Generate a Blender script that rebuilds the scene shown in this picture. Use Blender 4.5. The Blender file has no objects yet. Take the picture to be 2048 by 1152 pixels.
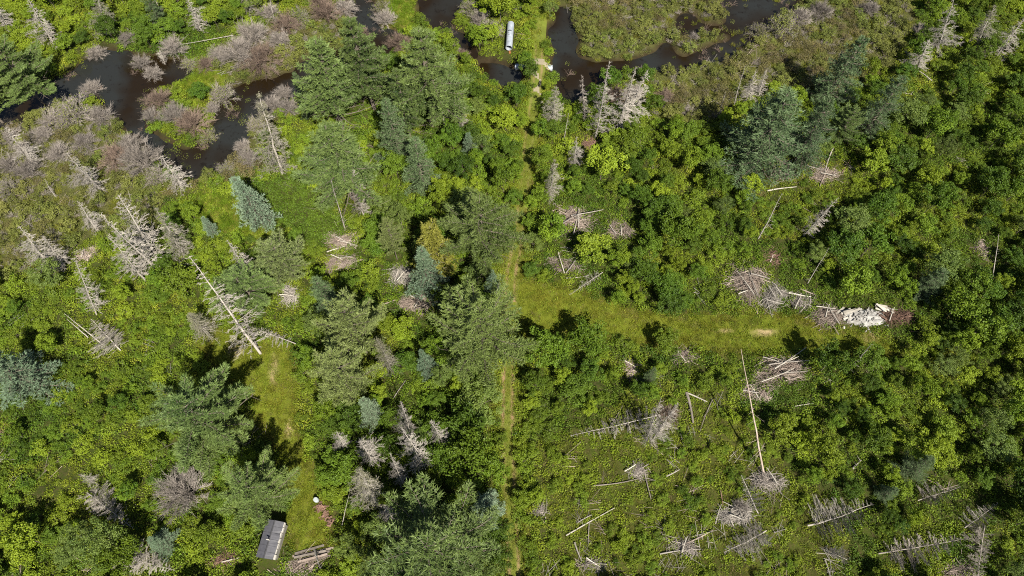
import bpy, math, random
import numpy as np
from mathutils import Vector, Quaternion, Euler

R_ = math.radians
rng = np.random.default_rng(7)
random.seed(7)
sc = bpy.context.scene

# ------------------------------------------------------------------ camera, world, sun, exposure
CAM_H, TILT, FPX = 80.0, R_(26.3), 1365.0
cam_d = bpy.data.cameras.new('camera')
cam = bpy.data.objects.new('camera', cam_d)
sc.collection.objects.link(cam)
cam.location = (0, 0, CAM_H)
cam.rotation_euler = (TILT, 0, 0)
cam_d.sensor_width = 36.0
cam_d.lens = 36.0 * FPX / 2048.0
cam_d.clip_end = 6000
sc.camera = cam

SUN_EL, SUN_AZ = R_(52), R_(154)          # azimuth clockwise from +Y (north)
w = bpy.data.worlds.new('World'); sc.world = w; w.use_nodes = True
wn = w.node_tree; wn.nodes.clear()
sky = wn.nodes.new('ShaderNodeTexSky'); sky.sky_type = 'NISHITA'; sky.sun_disc = False
sky.sun_elevation = SUN_EL; sky.sun_rotation = SUN_AZ
bg = wn.nodes.new('ShaderNodeBackground'); bg.inputs['Strength'].default_value = 0.05
wo = wn.nodes.new('ShaderNodeOutputWorld')
wn.links.new(sky.outputs[0], bg.inputs[0]); wn.links.new(bg.outputs[0], wo.inputs[0])
sd = bpy.data.lights.new('sun', 'SUN'); sd.energy = 5.0; sd.angle = R_(0.5); sd.color = (1.0, 0.94, 0.81)
sun = bpy.data.objects.new('sun', sd); sc.collection.objects.link(sun)
sdir = Vector((math.sin(SUN_AZ) * math.cos(SUN_EL), math.cos(SUN_AZ) * math.cos(SUN_EL), math.sin(SUN_EL)))
sun.rotation_euler = (-sdir).to_track_quat('-Z', 'Y').to_euler()
sun.location = (0, 0, 120)
sc.view_settings.view_transform = 'Standard'
sc.view_settings.look = 'None'
sc.view_settings.gamma = 1.0
sc.view_settings.use_curve_mapping = False
sc.view_settings.exposure = 1.15
sc.cycles.filter_width = 1.05
sc.cycles.use_denoising = False
sc.cycles.max_bounces = 6
sc.cycles.diffuse_bounces = 2
sc.cycles.transmission_bounces = 4

# ------------------------------------------------------------------ pixel <-> ground
CT, ST = math.cos(TILT), math.sin(TILT)
def kdir(u, v):
    dx = (u - 1024.0) / FPX; dy = (576.0 - v) / FPX
    return dx, dy * CT + ST, dy * ST - CT
def at(u, v, z=0.0):
    dx, dy, dz = kdir(u, v); t = (z - CAM_H) / dz
    return np.array((dx * t, dy * t))
def to_px(x, y, z=0.0):
    x = np.asarray(x, float); y = np.asarray(y, float); zz = z - CAM_H
    cy = y * CT + zz * ST; cz = -y * ST + zz * CT
    return 1024 + FPX * x / -cz, 576 - FPX * cy / -cz
def mpp(u, v):
    a = at(u - 1, v); b = at(u + 1, v); return float(np.hypot(*(b - a))) / 2
def pip(poly, u, v):
    u = np.asarray(u, float); v = np.asarray(v, float); ins = np.zeros(u.shape, bool); n = len(poly)
    for i in range(n):
        x0, y0 = poly[i]; x1, y1 = poly[(i + 1) % n]
        if y0 == y1: continue
        c = ((y0 > v) != (y1 > v)) & (u < (x1 - x0) * (v - y0) / (y1 - y0) + x0)
        ins ^= c
    return ins
def world_poly(p): return [tuple(at(*q)) for q in p]
def _h(ix, iy, s):
    n = (ix * 374761393 + iy * 668265263 + s * 974634777) & 0xffffffff
    n = ((n ^ (n >> 13)) * 1274126177) & 0xffffffff
    return ((n ^ (n >> 16)) & 0xffff) / 65535.0
def vnoise(x, y, s=0):
    x = np.asarray(x, float); y = np.asarray(y, float)
    ix = np.floor(x).astype(np.int64); iy = np.floor(y).astype(np.int64); fx = x - ix; fy = y - iy
    fx = fx * fx * (3 - 2 * fx); fy = fy * fy * (3 - 2 * fy)
    a = _h(ix, iy, s); b = _h(ix + 1, iy, s); c = _h(ix, iy + 1, s); d = _h(ix + 1, iy + 1, s)
    return (a * (1 - fx) + b * fx) * (1 - fy) + (c * (1 - fx) + d * fx) * fy
def fbm(x, y, s=0): return (vnoise(x, y, s) + .5 * vnoise(x * 2.1, y * 2.1, s + 1) + .25 * vnoise(x * 4.3, y * 4.3, s + 2)) / 1.75

# ------------------------------------------------------------------ mesh building
col = sc.collection
class MB:
    def __init__(s): s.v = []; s.f3 = []; s.f4 = []; s.a = []; s.n = 0
    def add(s, v, f, var=0.5):
        v = np.asarray(v, float).reshape(-1, 3); f = np.asarray(f, np.int64)
        (s.f3 if f.shape[1] == 3 else s.f4).append(f + s.n)
        s.v.append(v); s.a.append(np.broadcast_to(np.asarray(var, float), (len(v),))); s.n += len(v)
    def mesh(s, name, mat, smooth=False):
        me = bpy.data.meshes.new(name)
        if s.n == 0: return me
        v = np.concatenate(s.v); me.vertices.add(len(v)); me.vertices.foreach_set('co', v.ravel())
        f3 = np.concatenate(s.f3) if s.f3 else np.zeros((0, 3), np.int64)
        f4 = np.concatenate(s.f4) if s.f4 else np.zeros((0, 4), np.int64)
        loops = np.concatenate([f3.ravel(), f4.ravel()]); me.loops.add(len(loops)); me.loops.foreach_set('vertex_index', loops)
        st = np.concatenate([np.arange(len(f3)) * 3, len(f3) * 3 + np.arange(len(f4)) * 4])
        me.polygons.add(len(st)); me.polygons.foreach_set('loop_start', st)
        me.polygons.foreach_set('use_smooth', np.full(len(st), smooth))
        at_ = me.attributes.new('var', 'FLOAT', 'POINT'); at_.data.foreach_set('value', np.concatenate(s.a))
        me.update(calc_edges=True); me.validate(); me.materials.append(mat)
        return me
def unit(a): return a / np.maximum(np.linalg.norm(a, axis=-1, keepdims=True), 1e-9)
def leaves(mb, c, n, L, W, var, r=rng, fold=.15, t=None):
    """diamond leaf cards, one quad each"""
    N = len(c); n = unit(n)
    if t is None: t = r.normal(size=(N, 3))
    t = unit(t - n * np.sum(t * n, 1, keepdims=True)); b = np.cross(n, t)
    L = np.broadcast_to(L, (N,))[:, None]; W = np.broadcast_to(W, (N,))[:, None]
    v = np.stack([c - t * L * .5, c + b * W * .5 + n * W * fold, c + t * L * .5 - n * L * .08, c - b * W * .5 + n * W * fold], 1)
    mb.add(v.reshape(-1, 3), np.arange(N * 4).reshape(N, 4), np.repeat(np.broadcast_to(var, (N,)), 4))
def blades(mb, p, d, L, W, var, r=rng):
    """thin triangles (needles, grass)"""
    N = len(p); d = unit(d); s = unit(np.cross(d, r.normal(size=(N, 3))))
    L = np.broadcast_to(L, (N,))[:, None]; W = np.broadcast_to(W, (N,))[:, None]
    v = np.stack([p - s * W * .5, p + s * W * .5, p + d * L], 1)
    mb.add(v.reshape(-1, 3), np.arange(N * 3).reshape(N, 3), np.repeat(np.broadcast_to(var, (N,)), 3))
def sticks(mb, a, b, r0, r1, var=.5, sides=3):
    """straight tapered prisms"""
    a = np.asarray(a, float); b = np.asarray(b, float); N = len(a); d = unit(b - a)
    ref = np.where(np.abs(d[:, 2:3]) > .9, np.array([[1., 0, 0]]), np.array([[0., 0, 1.]]))
    s = unit(np.cross(d, ref)); t = np.cross(d, s)
    r0 = np.broadcast_to(r0, (N,))[:, None]; r1 = np.broadcast_to(r1, (N,))[:, None]
    ring = [(math.cos(2 * math.pi * k / sides), math.sin(2 * math.pi * k / sides)) for k in range(sides)]
    v = np.stack([a + (s * c + t * q) * r0 for c, q in ring] + [b + (s * c + t * q) * r1 for c, q in ring], 1)
    f = np.array([(k, (k + 1) % sides, sides + (k + 1) % sides, sides + k) for k in range(sides)])
    F = (np.arange(N) * 2 * sides)[:, None, None] + f[None]
    mb.add(v.reshape(-1, 3), F.reshape(-1, 4), np.repeat(np.broadcast_to(var, (N,)), 2 * sides))
def tube(mb, pts, rad, sides=7, var=.5, cap=True):
    pts = np.asarray(pts, float); k = len(pts); rad = np.broadcast_to(rad, (k,))
    tg = unit(np.gradient(pts, axis=0)); ref = np.array([1., 0, 0]) if abs(tg[0][2]) > .8 else np.array([0., 0, 1.])
    s = unit(np.cross(tg, ref)); t = np.cross(tg, s)
    an = np.arange(sides) * 2 * math.pi / sides
    v = pts[:, None] + (s[:, None] * np.cos(an)[None, :, None] + t[:, None] * np.sin(an)[None, :, None]) * rad[:, None, None]
    f = [(i * sides + j, i * sides + (j + 1) % sides, (i + 1) * sides + (j + 1) % sides, (i + 1) * sides + j) for i in range(k - 1) for j in range(sides)]
    v = v.reshape(-1, 3)
    mb.add(v, f, var)
    if cap:
        n0 = mb.n
        for i, o in ((0, 0), (k - 1, (k - 1) * sides)):
            mb.add(np.vstack([v[o:o + sides], pts[i][None]]), [(j, (j + 1) % sides, sides) for j in range(sides)], var)
BOXF = np.array([(0, 3, 2, 1), (4, 5, 6, 7), (0, 1, 5, 4), (1, 2, 6, 5), (2, 3, 7, 6), (3, 0, 4, 7)])
def box(mb, x0, x1, y0, y1, z0, z1, var=.5):
    mb.add([(x0, y0, z0), (x1, y0, z0), (x1, y1, z0), (x0, y1, z0), (x0, y0, z1), (x1, y0, z1), (x1, y1, z1), (x0, y1, z1)], BOXF, var)

# ------------------------------------------------------------------ object helpers
def obj(name, me, parent=None):
    o = bpy.data.objects.new(name, me); col.objects.link(o)
    if parent is not None: o.parent = parent
    return o
def tag(o, label=None, cat=None, group=None, kind=None):
    if label: o['label'] = label
    if cat: o['category'] = cat
    if group: o['group'] = group
    if kind: o['kind'] = kind
    return o
def thing(name, label, cat, loc, group=None):
    o = bpy.data.objects.new(name, None); o.empty_display_size = .3; col.objects.link(o); o.location = loc
    return tag(o, label, cat, group)

# ------------------------------------------------------------------ materials
def mat(name):
    m = bpy.data.materials.new(name); m.use_nodes = True; nt = m.node_tree; nt.nodes.clear()
    out = nt.nodes.new('ShaderNodeOutputMaterial'); return m, nt, out
def N(nt, t, **k):
    n = nt.nodes.new(t)
    for a, b in k.items(): setattr(n, a, b)
    return n
def mixc(nt, f, a, b, mode='MIX'):
    m = nt.nodes.new('ShaderNodeMix'); m.data_type = 'RGBA'; m.blend_type = mode
    for s, x in ((0, f), (6, a), (7, b)):
        if hasattr(x, 'is_linked') or isinstance(x, bpy.types.NodeSocket): nt.links.new(x, m.inputs[s])
        elif s == 0: m.inputs[0].default_value = x
        else: m.inputs[s].default_value = (*x, 1)
    return m.outputs[2]
def noise(nt, scale, detail=4, rough=.6, vec=None):
    n = nt.nodes.new('ShaderNodeTexNoise'); n.inputs['Scale'].default_value = scale
    n.inputs['Detail'].default_value = detail; n.inputs['Roughness'].default_value = rough
    if vec is not None: nt.links.new(vec, n.inputs['Vector'])
    return n.outputs['Fac']
def ramp(nt, f, a, b):
    r = nt.nodes.new('ShaderNodeMapRange'); r.inputs['From Min'].default_value = a; r.inputs['From Max'].default_value = b
    nt.links.new(f, r.inputs['Value']); return r.outputs[0]
def attr(nt, name):
    a = nt.nodes.new('ShaderNodeAttribute'); a.attribute_name = name; return a
def wpos(nt): return nt.nodes.new('ShaderNodeNewGeometry').outputs['Position']
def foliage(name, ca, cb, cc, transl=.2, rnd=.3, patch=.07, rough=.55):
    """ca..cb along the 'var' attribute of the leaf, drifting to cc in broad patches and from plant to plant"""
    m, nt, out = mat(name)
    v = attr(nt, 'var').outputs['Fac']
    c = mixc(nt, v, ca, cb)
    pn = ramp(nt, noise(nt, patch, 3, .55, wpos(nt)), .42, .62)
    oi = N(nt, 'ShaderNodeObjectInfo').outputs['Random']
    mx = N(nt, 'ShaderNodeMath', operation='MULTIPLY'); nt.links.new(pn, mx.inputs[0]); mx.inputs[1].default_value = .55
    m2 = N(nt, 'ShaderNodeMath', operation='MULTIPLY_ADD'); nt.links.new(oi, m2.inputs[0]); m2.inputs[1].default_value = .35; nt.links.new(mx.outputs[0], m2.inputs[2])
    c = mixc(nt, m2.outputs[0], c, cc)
    hs = N(nt, 'ShaderNodeHueSaturation')
    mr = N(nt, 'ShaderNodeMapRange'); mr.inputs['To Min'].default_value = 1 - rnd; mr.inputs['To Max'].default_value = 1 + rnd
    ff = N(nt, 'ShaderNodeMath', operation='FRACT'); m3 = N(nt, 'ShaderNodeMath', operation='MULTIPLY'); m3.inputs[1].default_value = 7.31
    nt.links.new(oi, m3.inputs[0]); nt.links.new(m3.outputs[0], ff.inputs[0]); nt.links.new(ff.outputs[0], mr.inputs['Value'])
    nt.links.new(mr.outputs[0], hs.inputs['Value']); nt.links.new(c, hs.inputs['Color'])
    p = N(nt, 'ShaderNodeBsdfPrincipled'); p.inputs['Roughness'].default_value = rough; p.inputs['Specular IOR Level'].default_value = .25
    nt.links.new(hs.outputs[0], p.inputs['Base Color'])
    t = N(nt, 'ShaderNodeBsdfTranslucent'); nt.links.new(mixc(nt, .5, hs.outputs[0], (.16, .2, .01)), t.inputs['Color'])
    mi = N(nt, 'ShaderNodeMixShader'); mi.inputs[0].default_value = transl
    nt.links.new(p.outputs[0], mi.inputs[1]); nt.links.new(t.outputs[0], mi.inputs[2]); nt.links.new(mi.outputs[0], out.inputs[0])
    return m
def solid(name, ca, cb, scale=3., rough=.85, rnd=.25, bump=.0, metal=0., spec=.2, orn=.22):
    m, nt, out = mat(name)
    tc = N(nt, 'ShaderNodeTexCoord').outputs['Object']
    n = ramp(nt, noise(nt, scale, 5, .65, tc), .3, .7)
    c = mixc(nt, n, ca, cb)
    v = attr(nt, 'var').outputs['Fac']; hs = N(nt, 'ShaderNodeHueSaturation')
    mr = N(nt, 'ShaderNodeMapRange'); mr.inputs['To Min'].default_value = 1 - rnd; mr.inputs['To Max'].default_value = 1 + rnd
    nt.links.new(v, mr.inputs['Value']); nt.links.new(c, hs.inputs['Color'])
    om = N(nt, 'ShaderNodeMapRange'); om.inputs['To Min'].default_value = 1 - orn; om.inputs['To Max'].default_value = 1 + orn * .7; nt.links.new(N(nt, 'ShaderNodeObjectInfo').outputs['Random'], om.inputs['Value'])
    ov = N(nt, 'ShaderNodeMath', operation='MULTIPLY'); nt.links.new(mr.outputs[0], ov.inputs[0]); nt.links.new(om.outputs[0], ov.inputs[1]); nt.links.new(ov.outputs[0], hs.inputs['Value'])
    p = N(nt, 'ShaderNodeBsdfPrincipled'); p.inputs['Roughness'].default_value = rough; p.inputs['Metallic'].default_value = metal
    p.inputs['Specular IOR Level'].default_value = spec
    nt.links.new(hs.outputs[0], p.inputs['Base Color'])
    if bump:
        b = N(nt, 'ShaderNodeBump'); b.inputs['Strength'].default_value = bump; b.inputs['Distance'].default_value = .05
        nt.links.new(noise(nt, scale * 4, 4, .6, tc), b.inputs['Height']); nt.links.new(b.outputs[0], p.inputs['Normal'])
    nt.links.new(p.outputs[0], out.inputs[0]); return m

M = {}
M['leaf'] = foliage('leaf_green', (.026, .068, .005), (.135, .210, .014), (.150, .200, .012))
M['leaf_deep'] = foliage('leaf_deep_green', (.014, .044, .004), (.074, .135, .011), (.090, .140, .010), patch=.05)
M['leaf_yellow'] = foliage('leaf_yellow_green', (.075, .118, .007), (.205, .265, .018), (.170, .225, .012))
M['leaf_marsh'] = foliage('leaf_olive', (.050, .076, .011), (.165, .200, .036), (.150, .148, .038), patch=.06)
M['leaf_marsh_brown'] = foliage('leaf_russet', (.090, .070, .034), (.170, .140, .060), (.140, .140, .036))
M['fern'] = foliage('ground_leaf', (.042, .088, .006), (.180, .240, .016), (.205, .225, .017), patch=.09)
M['grass'] = foliage('meadow_grass', (.100, .140, .010), (.220, .250, .022), (.225, .205, .028), transl=.25, patch=.15)
M['drygrass'] = foliage('dry_grass', (.150, .115, .050), (.260, .210, .100), (.160, .160, .040), transl=.2, patch=.2)
M['grass_bright'] = foliage('lush_grass', (.060, .130, .008), (.140, .230, .014), (.160, .205, .014), transl=.25)
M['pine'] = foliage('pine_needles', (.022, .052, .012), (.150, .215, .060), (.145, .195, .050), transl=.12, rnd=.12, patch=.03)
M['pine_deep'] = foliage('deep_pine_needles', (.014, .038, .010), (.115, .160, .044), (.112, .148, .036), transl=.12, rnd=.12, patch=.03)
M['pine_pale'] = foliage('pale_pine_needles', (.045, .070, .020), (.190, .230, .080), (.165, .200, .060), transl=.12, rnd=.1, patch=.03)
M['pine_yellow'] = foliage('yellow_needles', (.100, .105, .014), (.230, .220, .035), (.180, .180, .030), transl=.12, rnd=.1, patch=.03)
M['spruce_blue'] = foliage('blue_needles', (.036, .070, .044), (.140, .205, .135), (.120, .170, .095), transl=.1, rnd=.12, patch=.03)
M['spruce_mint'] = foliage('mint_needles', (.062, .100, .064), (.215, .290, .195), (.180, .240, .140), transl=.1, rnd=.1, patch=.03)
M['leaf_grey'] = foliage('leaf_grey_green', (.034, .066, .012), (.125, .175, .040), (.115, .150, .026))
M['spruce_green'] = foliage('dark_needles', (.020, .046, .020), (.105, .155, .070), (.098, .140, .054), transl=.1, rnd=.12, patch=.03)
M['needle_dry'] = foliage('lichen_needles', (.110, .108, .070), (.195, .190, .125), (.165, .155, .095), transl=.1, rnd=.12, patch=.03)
M['bark'] = solid('bark', (.085, .068, .055), (.17, .145, .12), 4, bump=.4)
M['deadwood'] = solid('weathered_wood', (.165, .148, .130), (.29, .265, .236), 1.2, rnd=.4)
M['deadwood_dark'] = solid('dark_deadwood', (.10, .085, .072), (.20, .172, .15), 1.2, rnd=.3)
M['greytwig'] = solid('grey_twigs', (.150, .130, .115), (.262, .232, .208), .8, rnd=.35)
M['browntwig'] = solid('brown_twigs', (.11, .078, .062), (.20, .15, .12), .8, rnd=.35)
M['slash'] = solid('slash_wood', (.155, .118, .098), (.29, .24, .205), .7, rnd=.45)
M['birch'] = solid('pale_log', (.26, .235, .20), (.42, .39, .34), 1.5, rnd=.25)
M['rotwood'] = solid('rotten_wood', (.10, .056, .040), (.19, .12, .092), 3, rnd=.4)

# ------------------------------------------------------------------ outlines of water and tracks (pixels of the ground they cover)
WATER = [
 [(-260, 270), (-60, 225), (0, 196), (60, 172), (110, 152), (150, 128), (185, 108), (205, 96), (240, 96), (262, 112), (285, 140), (300, 172), (296, 215), (302, 262), (330, 288), (382, 300), (420, 280), (432, 240), (430, 205),
  (455, 175), (495, 160), (560, 150), (610, 118), (690, 95), (760, 60), (800, 60), (790, 95), (720, 130), (650, 160), (605, 178), (560, 200), (520, 232), (498, 262), (480, 290), (462, 318), (430, 340), (395, 352), (345, 344),
  (305, 312), (268, 274), (230, 245), (216, 208), (190, 190), (150, 200), (100, 215), (60, 232), (0, 252), (-60, 275), (-260, 330)],
 [(262, 112), (330, 108), (390, 130), (400, 150), (350, 160), (330, 185), (300, 172), (285, 140)],
 [(700, -60), (760, 10), (745, 35), (770, 60), (735, 75), (715, 50), (690, 0)],
 [(820, -80), (836, 0), (842, 28), (855, 48), (890, 66), (912, 92), (940, 112), (968, 146), (1000, 168), (1032, 172), (1040, 150), (1036, 132), (1002, 120), (962, 116), (942, 88), (918, 64), (900, 42), (925, 0), (960, -80)],
 [(1098, 108), (1096, 84), (1100, 50), (1112, 20), (1142, 14), (1152, 40), (1150, 72), (1142, 100), (1162, 120), (1205, 124), (1290, 112), (1318, 108), (1312, 84), (1330, 76), (1352, 98), (1372, 112), (1405, 104), (1440, 86), (1466, 66), (1450, 40),
  (1440, 0), (1420, -60), (1640, -80), (1600, 0), (1545, 40), (1498, 84), (1460, 108), (1405, 132), (1350, 132), (1290, 140), (1228, 152), (1204, 172), (1168, 192), (1138, 200), (1106, 190), (1104, 130)],
 [(1345, 30), (1385, 18), (1412, 40), (1405, 66), (1372, 72), (1350, 52)],
]
TRACK_NS = [(1085, -40), (1082, 20), (1078, 80), (1077, 130), (1073, 180), (1063, 245), (1056, 300), (1050, 350), (1044, 420), (1034, 490), (1023, 545), (1019, 620), (1018, 700), (1016, 780), (1015, 850), (1018, 930), (1020, 1010), (1026, 1090), (1030, 1200), (1036, 1330)]
CLEAR_EW = [(1028, 550), (1100, 572), (1180, 590), (1225, 606), (1260, 626), (1340, 634), (1430, 634), (1540, 624), (1610, 640), (1690, 664), (1740, 658), (1775, 675), (1800, 700), (1780, 722), (1720, 714), (1640, 712), (1560, 704), (1430, 704), (1290, 690), (1140, 672), (1060, 674), (1026, 684)]
MEADOW_W = [(410, 650), (470, 665), (500, 690), (570, 670), (596, 770), (594, 850), (606, 900), (640, 960), (662, 1030), (664, 1090), (600, 1108), (572, 1040), (584, 1000), (560, 915), (530, 870), (500, 790), (440, 745), (400, 700)]
MEADOW_P = [(395, 388), (450, 380), (480, 420), (560, 448), (575, 478), (500, 482), (420, 460), (385, 430)]
MEADOW_S = [(70, 990), (130, 930), (190, 885), (285, 848), (300, 868), (215, 910), (160, 975), (110, 1050), (75, 1040)]
GRASS_ISLE = [(345, 140), (400, 125), (455, 150), (450, 172), (415, 190), (400, 235), (385, 225), (378, 185), (350, 165)]
GRASS_TOP = [(772, 20), (795, -10), (835, 0), (838, 40), (825, 62), (780, 70), (765, 50)]
WATER += [[(1405, 50), (1440, 40), (1452, 58), (1430, 72), (1408, 66)], [(1320, 60), (1345, 52), (1350, 70), (1328, 74)], [(1500, 20), (1530, 12), (1545, 30), (1515, 42)]]
MARSH_L = [(-200, 260), (0, 240), (90, 215), (150, 200), (230, 230), (300, 320), (345, 360), (400, 360), (470, 320), (520, 300), (520, 345), (430, 365), (330, 400), (300, 480), (180, 470), (130, 540), (0, 560), (-200, 560)]
MARSH_T = [(420, 100), (600, 30), (780, -20), (790, 110), (600, 190), (470, 330), (430, 300), (450, 180)]
MARSH_R = [(1105, -60), (1800, -60), (1830, 60), (1760, 150), (1640, 190), (1480, 190), (1430, 250), (1320, 250), (1290, 160), (1210, 150), (1150, 100)]
LOW_BR = [(1070, 890), (1160, 860), (1300, 800), (1440, 780), (1490, 850), (1560, 900), (1600, 960), (1660, 1000), (1700, 1100), (1640, 1200), (1060, 1200), (1090, 1080), (1070, 980)]
LOW_TR = [(1500, 340), (1600, 315), (1720, 330), (1740, 400), (1640, 480), (1520, 480), (1490, 400)]
SMOOTH = [(500, 370), (600, 345), (640, 380), (690, 440), (690, 475), (640, 500), (590, 470), (540, 440)]
FOREST_R = [(1060, 400), (1130, 330), (1300, 280), (1450, 330), (1560, 330), (1800, 250), (2300, 120), (2400, 1300), (1680, 1300), (1560, 960), (1460, 800), (1240, 830), (1060, 900), (1060, 680), (1300, 685), (1640, 700), (1880, 770), (1900, 745), (1720, 640), (1540, 640), (1280, 640), (1200, 590), (1060, 570)]

XF = np.arange(-135, 135.01, .6); YF = np.arange(-26, 130.01, .6)
GX, GY = np.meshgrid(XF, YF)
def blur(a, n):
    for _ in range(n):
        a = np.pad(a, 1, mode='edge'); a = (a[:-2] + a[1:-1] * 2 + a[2:]) / 4; a = (a[:, :-2] + a[:, 1:-1] * 2 + a[:, 2:]) / 4
    return a
jx = (vnoise(GX * .9, GY * .9, 11) - .5) * 2.0; jy = (vnoise(GX * .9, GY * .9, 12) - .5) * 2.0
wet = np.zeros(GX.shape)
for p in WATER: wet = np.maximum(wet, pip(world_poly(p), GX + jx, GY + jy))
wetb = blur(wet, 3)
def strip_dist(line, x, y):
    best = np.full(np.shape(x), 1e9); P = [at(*q) for q in line]
    for a, b in zip(P[:-1], P[1:]):
        d = b - a; L2 = d @ d
        t = np.clip(((x - a[0]) * d[0] + (y - a[1]) * d[1]) / L2, 0, 1)
        best = np.minimum(best, np.hypot(x - a[0] - t * d[0], y - a[1] - t * d[1]))
    return best
nsd = strip_dist(TRACK_NS, GX, GY)
track_mask = np.clip(1.6 - nsd / 1.6, 0, 1)
clear_mask = np.zeros(GX.shape)
for p in (CLEAR_EW, MEADOW_W): clear_mask = np.maximum(clear_mask, pip(world_poly(p), GX + jx * .7, GY + jy * .7))
clear_b = blur(clear_mask, 2)
flat = np.clip(np.maximum(track_mask, clear_b), 0, 1)
HF = (fbm(GX * .12, GY * .12, 3) - .35) * .9 + (vnoise(GX * .8, GY * .8, 5) - .5) * .22
marsh = np.zeros(GX.shape)
for p in (MARSH_L, MARSH_T, MARSH_R): marsh = np.maximum(marsh, pip(world_poly(p), GX + jx, GY + jy))
marsh = blur(marsh, 6)
HF = HF * (1 - .85 * flat) * (1 - .5 * marsh) + .12
HF = HF + .35 * np.clip(1.4 - nsd / 2.2, 0, 1) * np.clip((GY - 60) / 15, 0, 1)     # the causeway over the stream
HF = HF - wetb * 1.25
def ground(x, y):
    x = np.asarray(x, float); y = np.asarray(y, float)
    fx = np.clip((x - XF[0]) / .6, 0, len(XF) - 1.001); fy = np.clip((y - YF[0]) / .6, 0, len(YF) - 1.001)
    i = fx.astype(int); j = fy.astype(int); a = fx - i; b = fy - j
    return (HF[j, i] * (1 - a) + HF[j, i + 1] * a) * (1 - b) + (HF[j + 1, i] * (1 - a) + HF[j + 1, i + 1] * a) * b
def gridmask(A, x, y):
    i = np.clip(((np.asarray(x) - XF[0]) / .6).round().astype(int), 0, len(XF) - 1); j = np.clip(((np.asarray(y) - YF[0]) / .6).round().astype(int), 0, len(YF) - 1)
    return A[j, i]
WATER_Z = -.42

# ---- terrain: one sheet to the horizon
ext = np.array([4, 10, 20, 40, 80, 160, 320, 640, 1300, 2400.])
XA = np.concatenate([XF[0] - ext[::-1], XF, XF[-1] + ext]); YA = np.concatenate([YF[0] - ext[::-1], YF, YF[-1] + ext])
TX, TY = np.meshgrid(XA, YA); TZ = ground(TX, TY)
outside = (TX < XF[0]) | (TX > XF[-1]) | (TY < YF[0]) | (TY > YF[-1])
TZ = np.where(outside & (TZ > -.3), TZ * .5 + .1, TZ)
nx, ny = len(XA), len(YA)
ii = (np.arange(ny - 1)[:, None] * nx + np.arange(nx - 1)[None]).ravel()
tm = MB(); tm.add(np.stack([TX, TY, TZ], -1), np.stack([ii, ii + 1, ii + 1 + nx, ii + nx], 1))
m, nt, out = mat('forest_floor')
z = attr(nt, 'zone')
sep = N(nt, 'ShaderNodeSeparateColor'); nt.links.new(z.outputs['Color'], sep.inputs[0])
P = wpos(nt)
n1 = noise(nt, .5, 6, .65, P); n2 = noise(nt, 3.5, 5, .7, P); n3 = noise(nt, .12, 3, .5, P)
cg = mixc(nt, ramp(nt, n1, .35, .65), (.018, .026, .005), (.038, .052, .007))
cg = mixc(nt, ramp(nt, n2, .45, .7), cg, (.050, .038, .018))
cm = mixc(nt, ramp(nt, n1, .35, .65), (.040, .040, .014), (.070, .078, .020)); cm = mixc(nt, ramp(nt, n2, .5, .75), cm, (.09, .072, .045))
c = mixc(nt, sep.outputs[0], cg, cm)
c = mixc(nt, sep.outputs[1], c, mixc(nt, ramp(nt, n2, .35, .7), (.085, .095, .012), (.13, .115, .025)))
c = mixc(nt, sep.outputs[2], c, mixc(nt, ramp(nt, n1, .35, .65), (.014, .010, .005), (.034, .025, .013)))
p = N(nt, 'ShaderNodeBsdfPrincipled'); p.inputs['Roughness'].default_value = .95; p.inputs['Specular IOR Level'].default_value = .1
nt.links.new(c, p.inputs['Base Color'])
b = N(nt, 'ShaderNodeBump'); b.inputs['Strength'].default_value = .7; b.inputs['Distance'].default_value = .15
nt.links.new(n2, b.inputs['Height']); nt.links.new(b.outputs[0], p.inputs['Normal']); nt.links.new(p.outputs[0], out.inputs[0])
M['floor'] = m
tme = tm.mesh('terrain', M['floor'], True)
zc = tme.color_attributes.new('zone', 'FLOAT_COLOR', 'POINT')
grs = np.zeros(GX.shape)
for p_ in (MEADOW_P, GRASS_ISLE, GRASS_TOP): grs = np.maximum(grs, pip(world_poly(p_), GX + jx, GY + jy))
grs = np.maximum(np.maximum(blur(grs, 3), flat), .15 * blur(pip(world_poly(LOW_BR), GX + jx, GY + jy).astype(float), 5))
zz = np.stack([gridmask(marsh, TX, TY), gridmask(grs, TX, TY), gridmask(np.clip(wetb * 2.2, 0, 1), TX, TY), np.ones(TX.shape)], -1)
zc.data.foreach_set('color', zz.ravel())
tag(obj('ground', tme), kind='structure')

# ---- water
m, nt, out = mat('peaty_water'); P = wpos(nt)
c = mixc(nt, ramp(nt, noise(nt, .10, 3, .5, P), .40, .58), (.011, .007, .003), (.016, .017, .016))  # grey patches: murk, plus a little sky sheen painted into the colour
c = mixc(nt, ramp(nt, noise(nt, 1.1, 5, .7, P), .56, .72), c, (.007, .005, .003))
p = N(nt, 'ShaderNodeBsdfPrincipled'); p.inputs['Roughness'].default_value = .08; p.inputs['IOR'].default_value = 1.33
nt.links.new(c, p.inputs['Base Color'])
b = N(nt, 'ShaderNodeBump'); b.inputs['Strength'].default_value = .12; b.inputs['Distance'].default_value = .03
nt.links.new(noise(nt, 2.2, 3, .5, P), b.inputs['Height']); nt.links.new(b.outputs[0], p.inputs['Normal']); nt.links.new(p.outputs[0], out.inputs[0])
M['water'] = m
wx = np.arange(-140, 141, 4.); wy = np.arange(40, 141, 4.); WX, WY = np.meshgrid(wx, wy)
ii = (np.arange(len(wy) - 1)[:, None] * len(wx) + np.arange(len(wx) - 1)[None]).ravel()
mb = MB(); mb.add(np.stack([WX, WY, np.full(WX.shape, WATER_Z)], -1), np.stack([ii, ii + 1, ii + 1 + len(wx), ii + len(wx)], 1))
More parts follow.
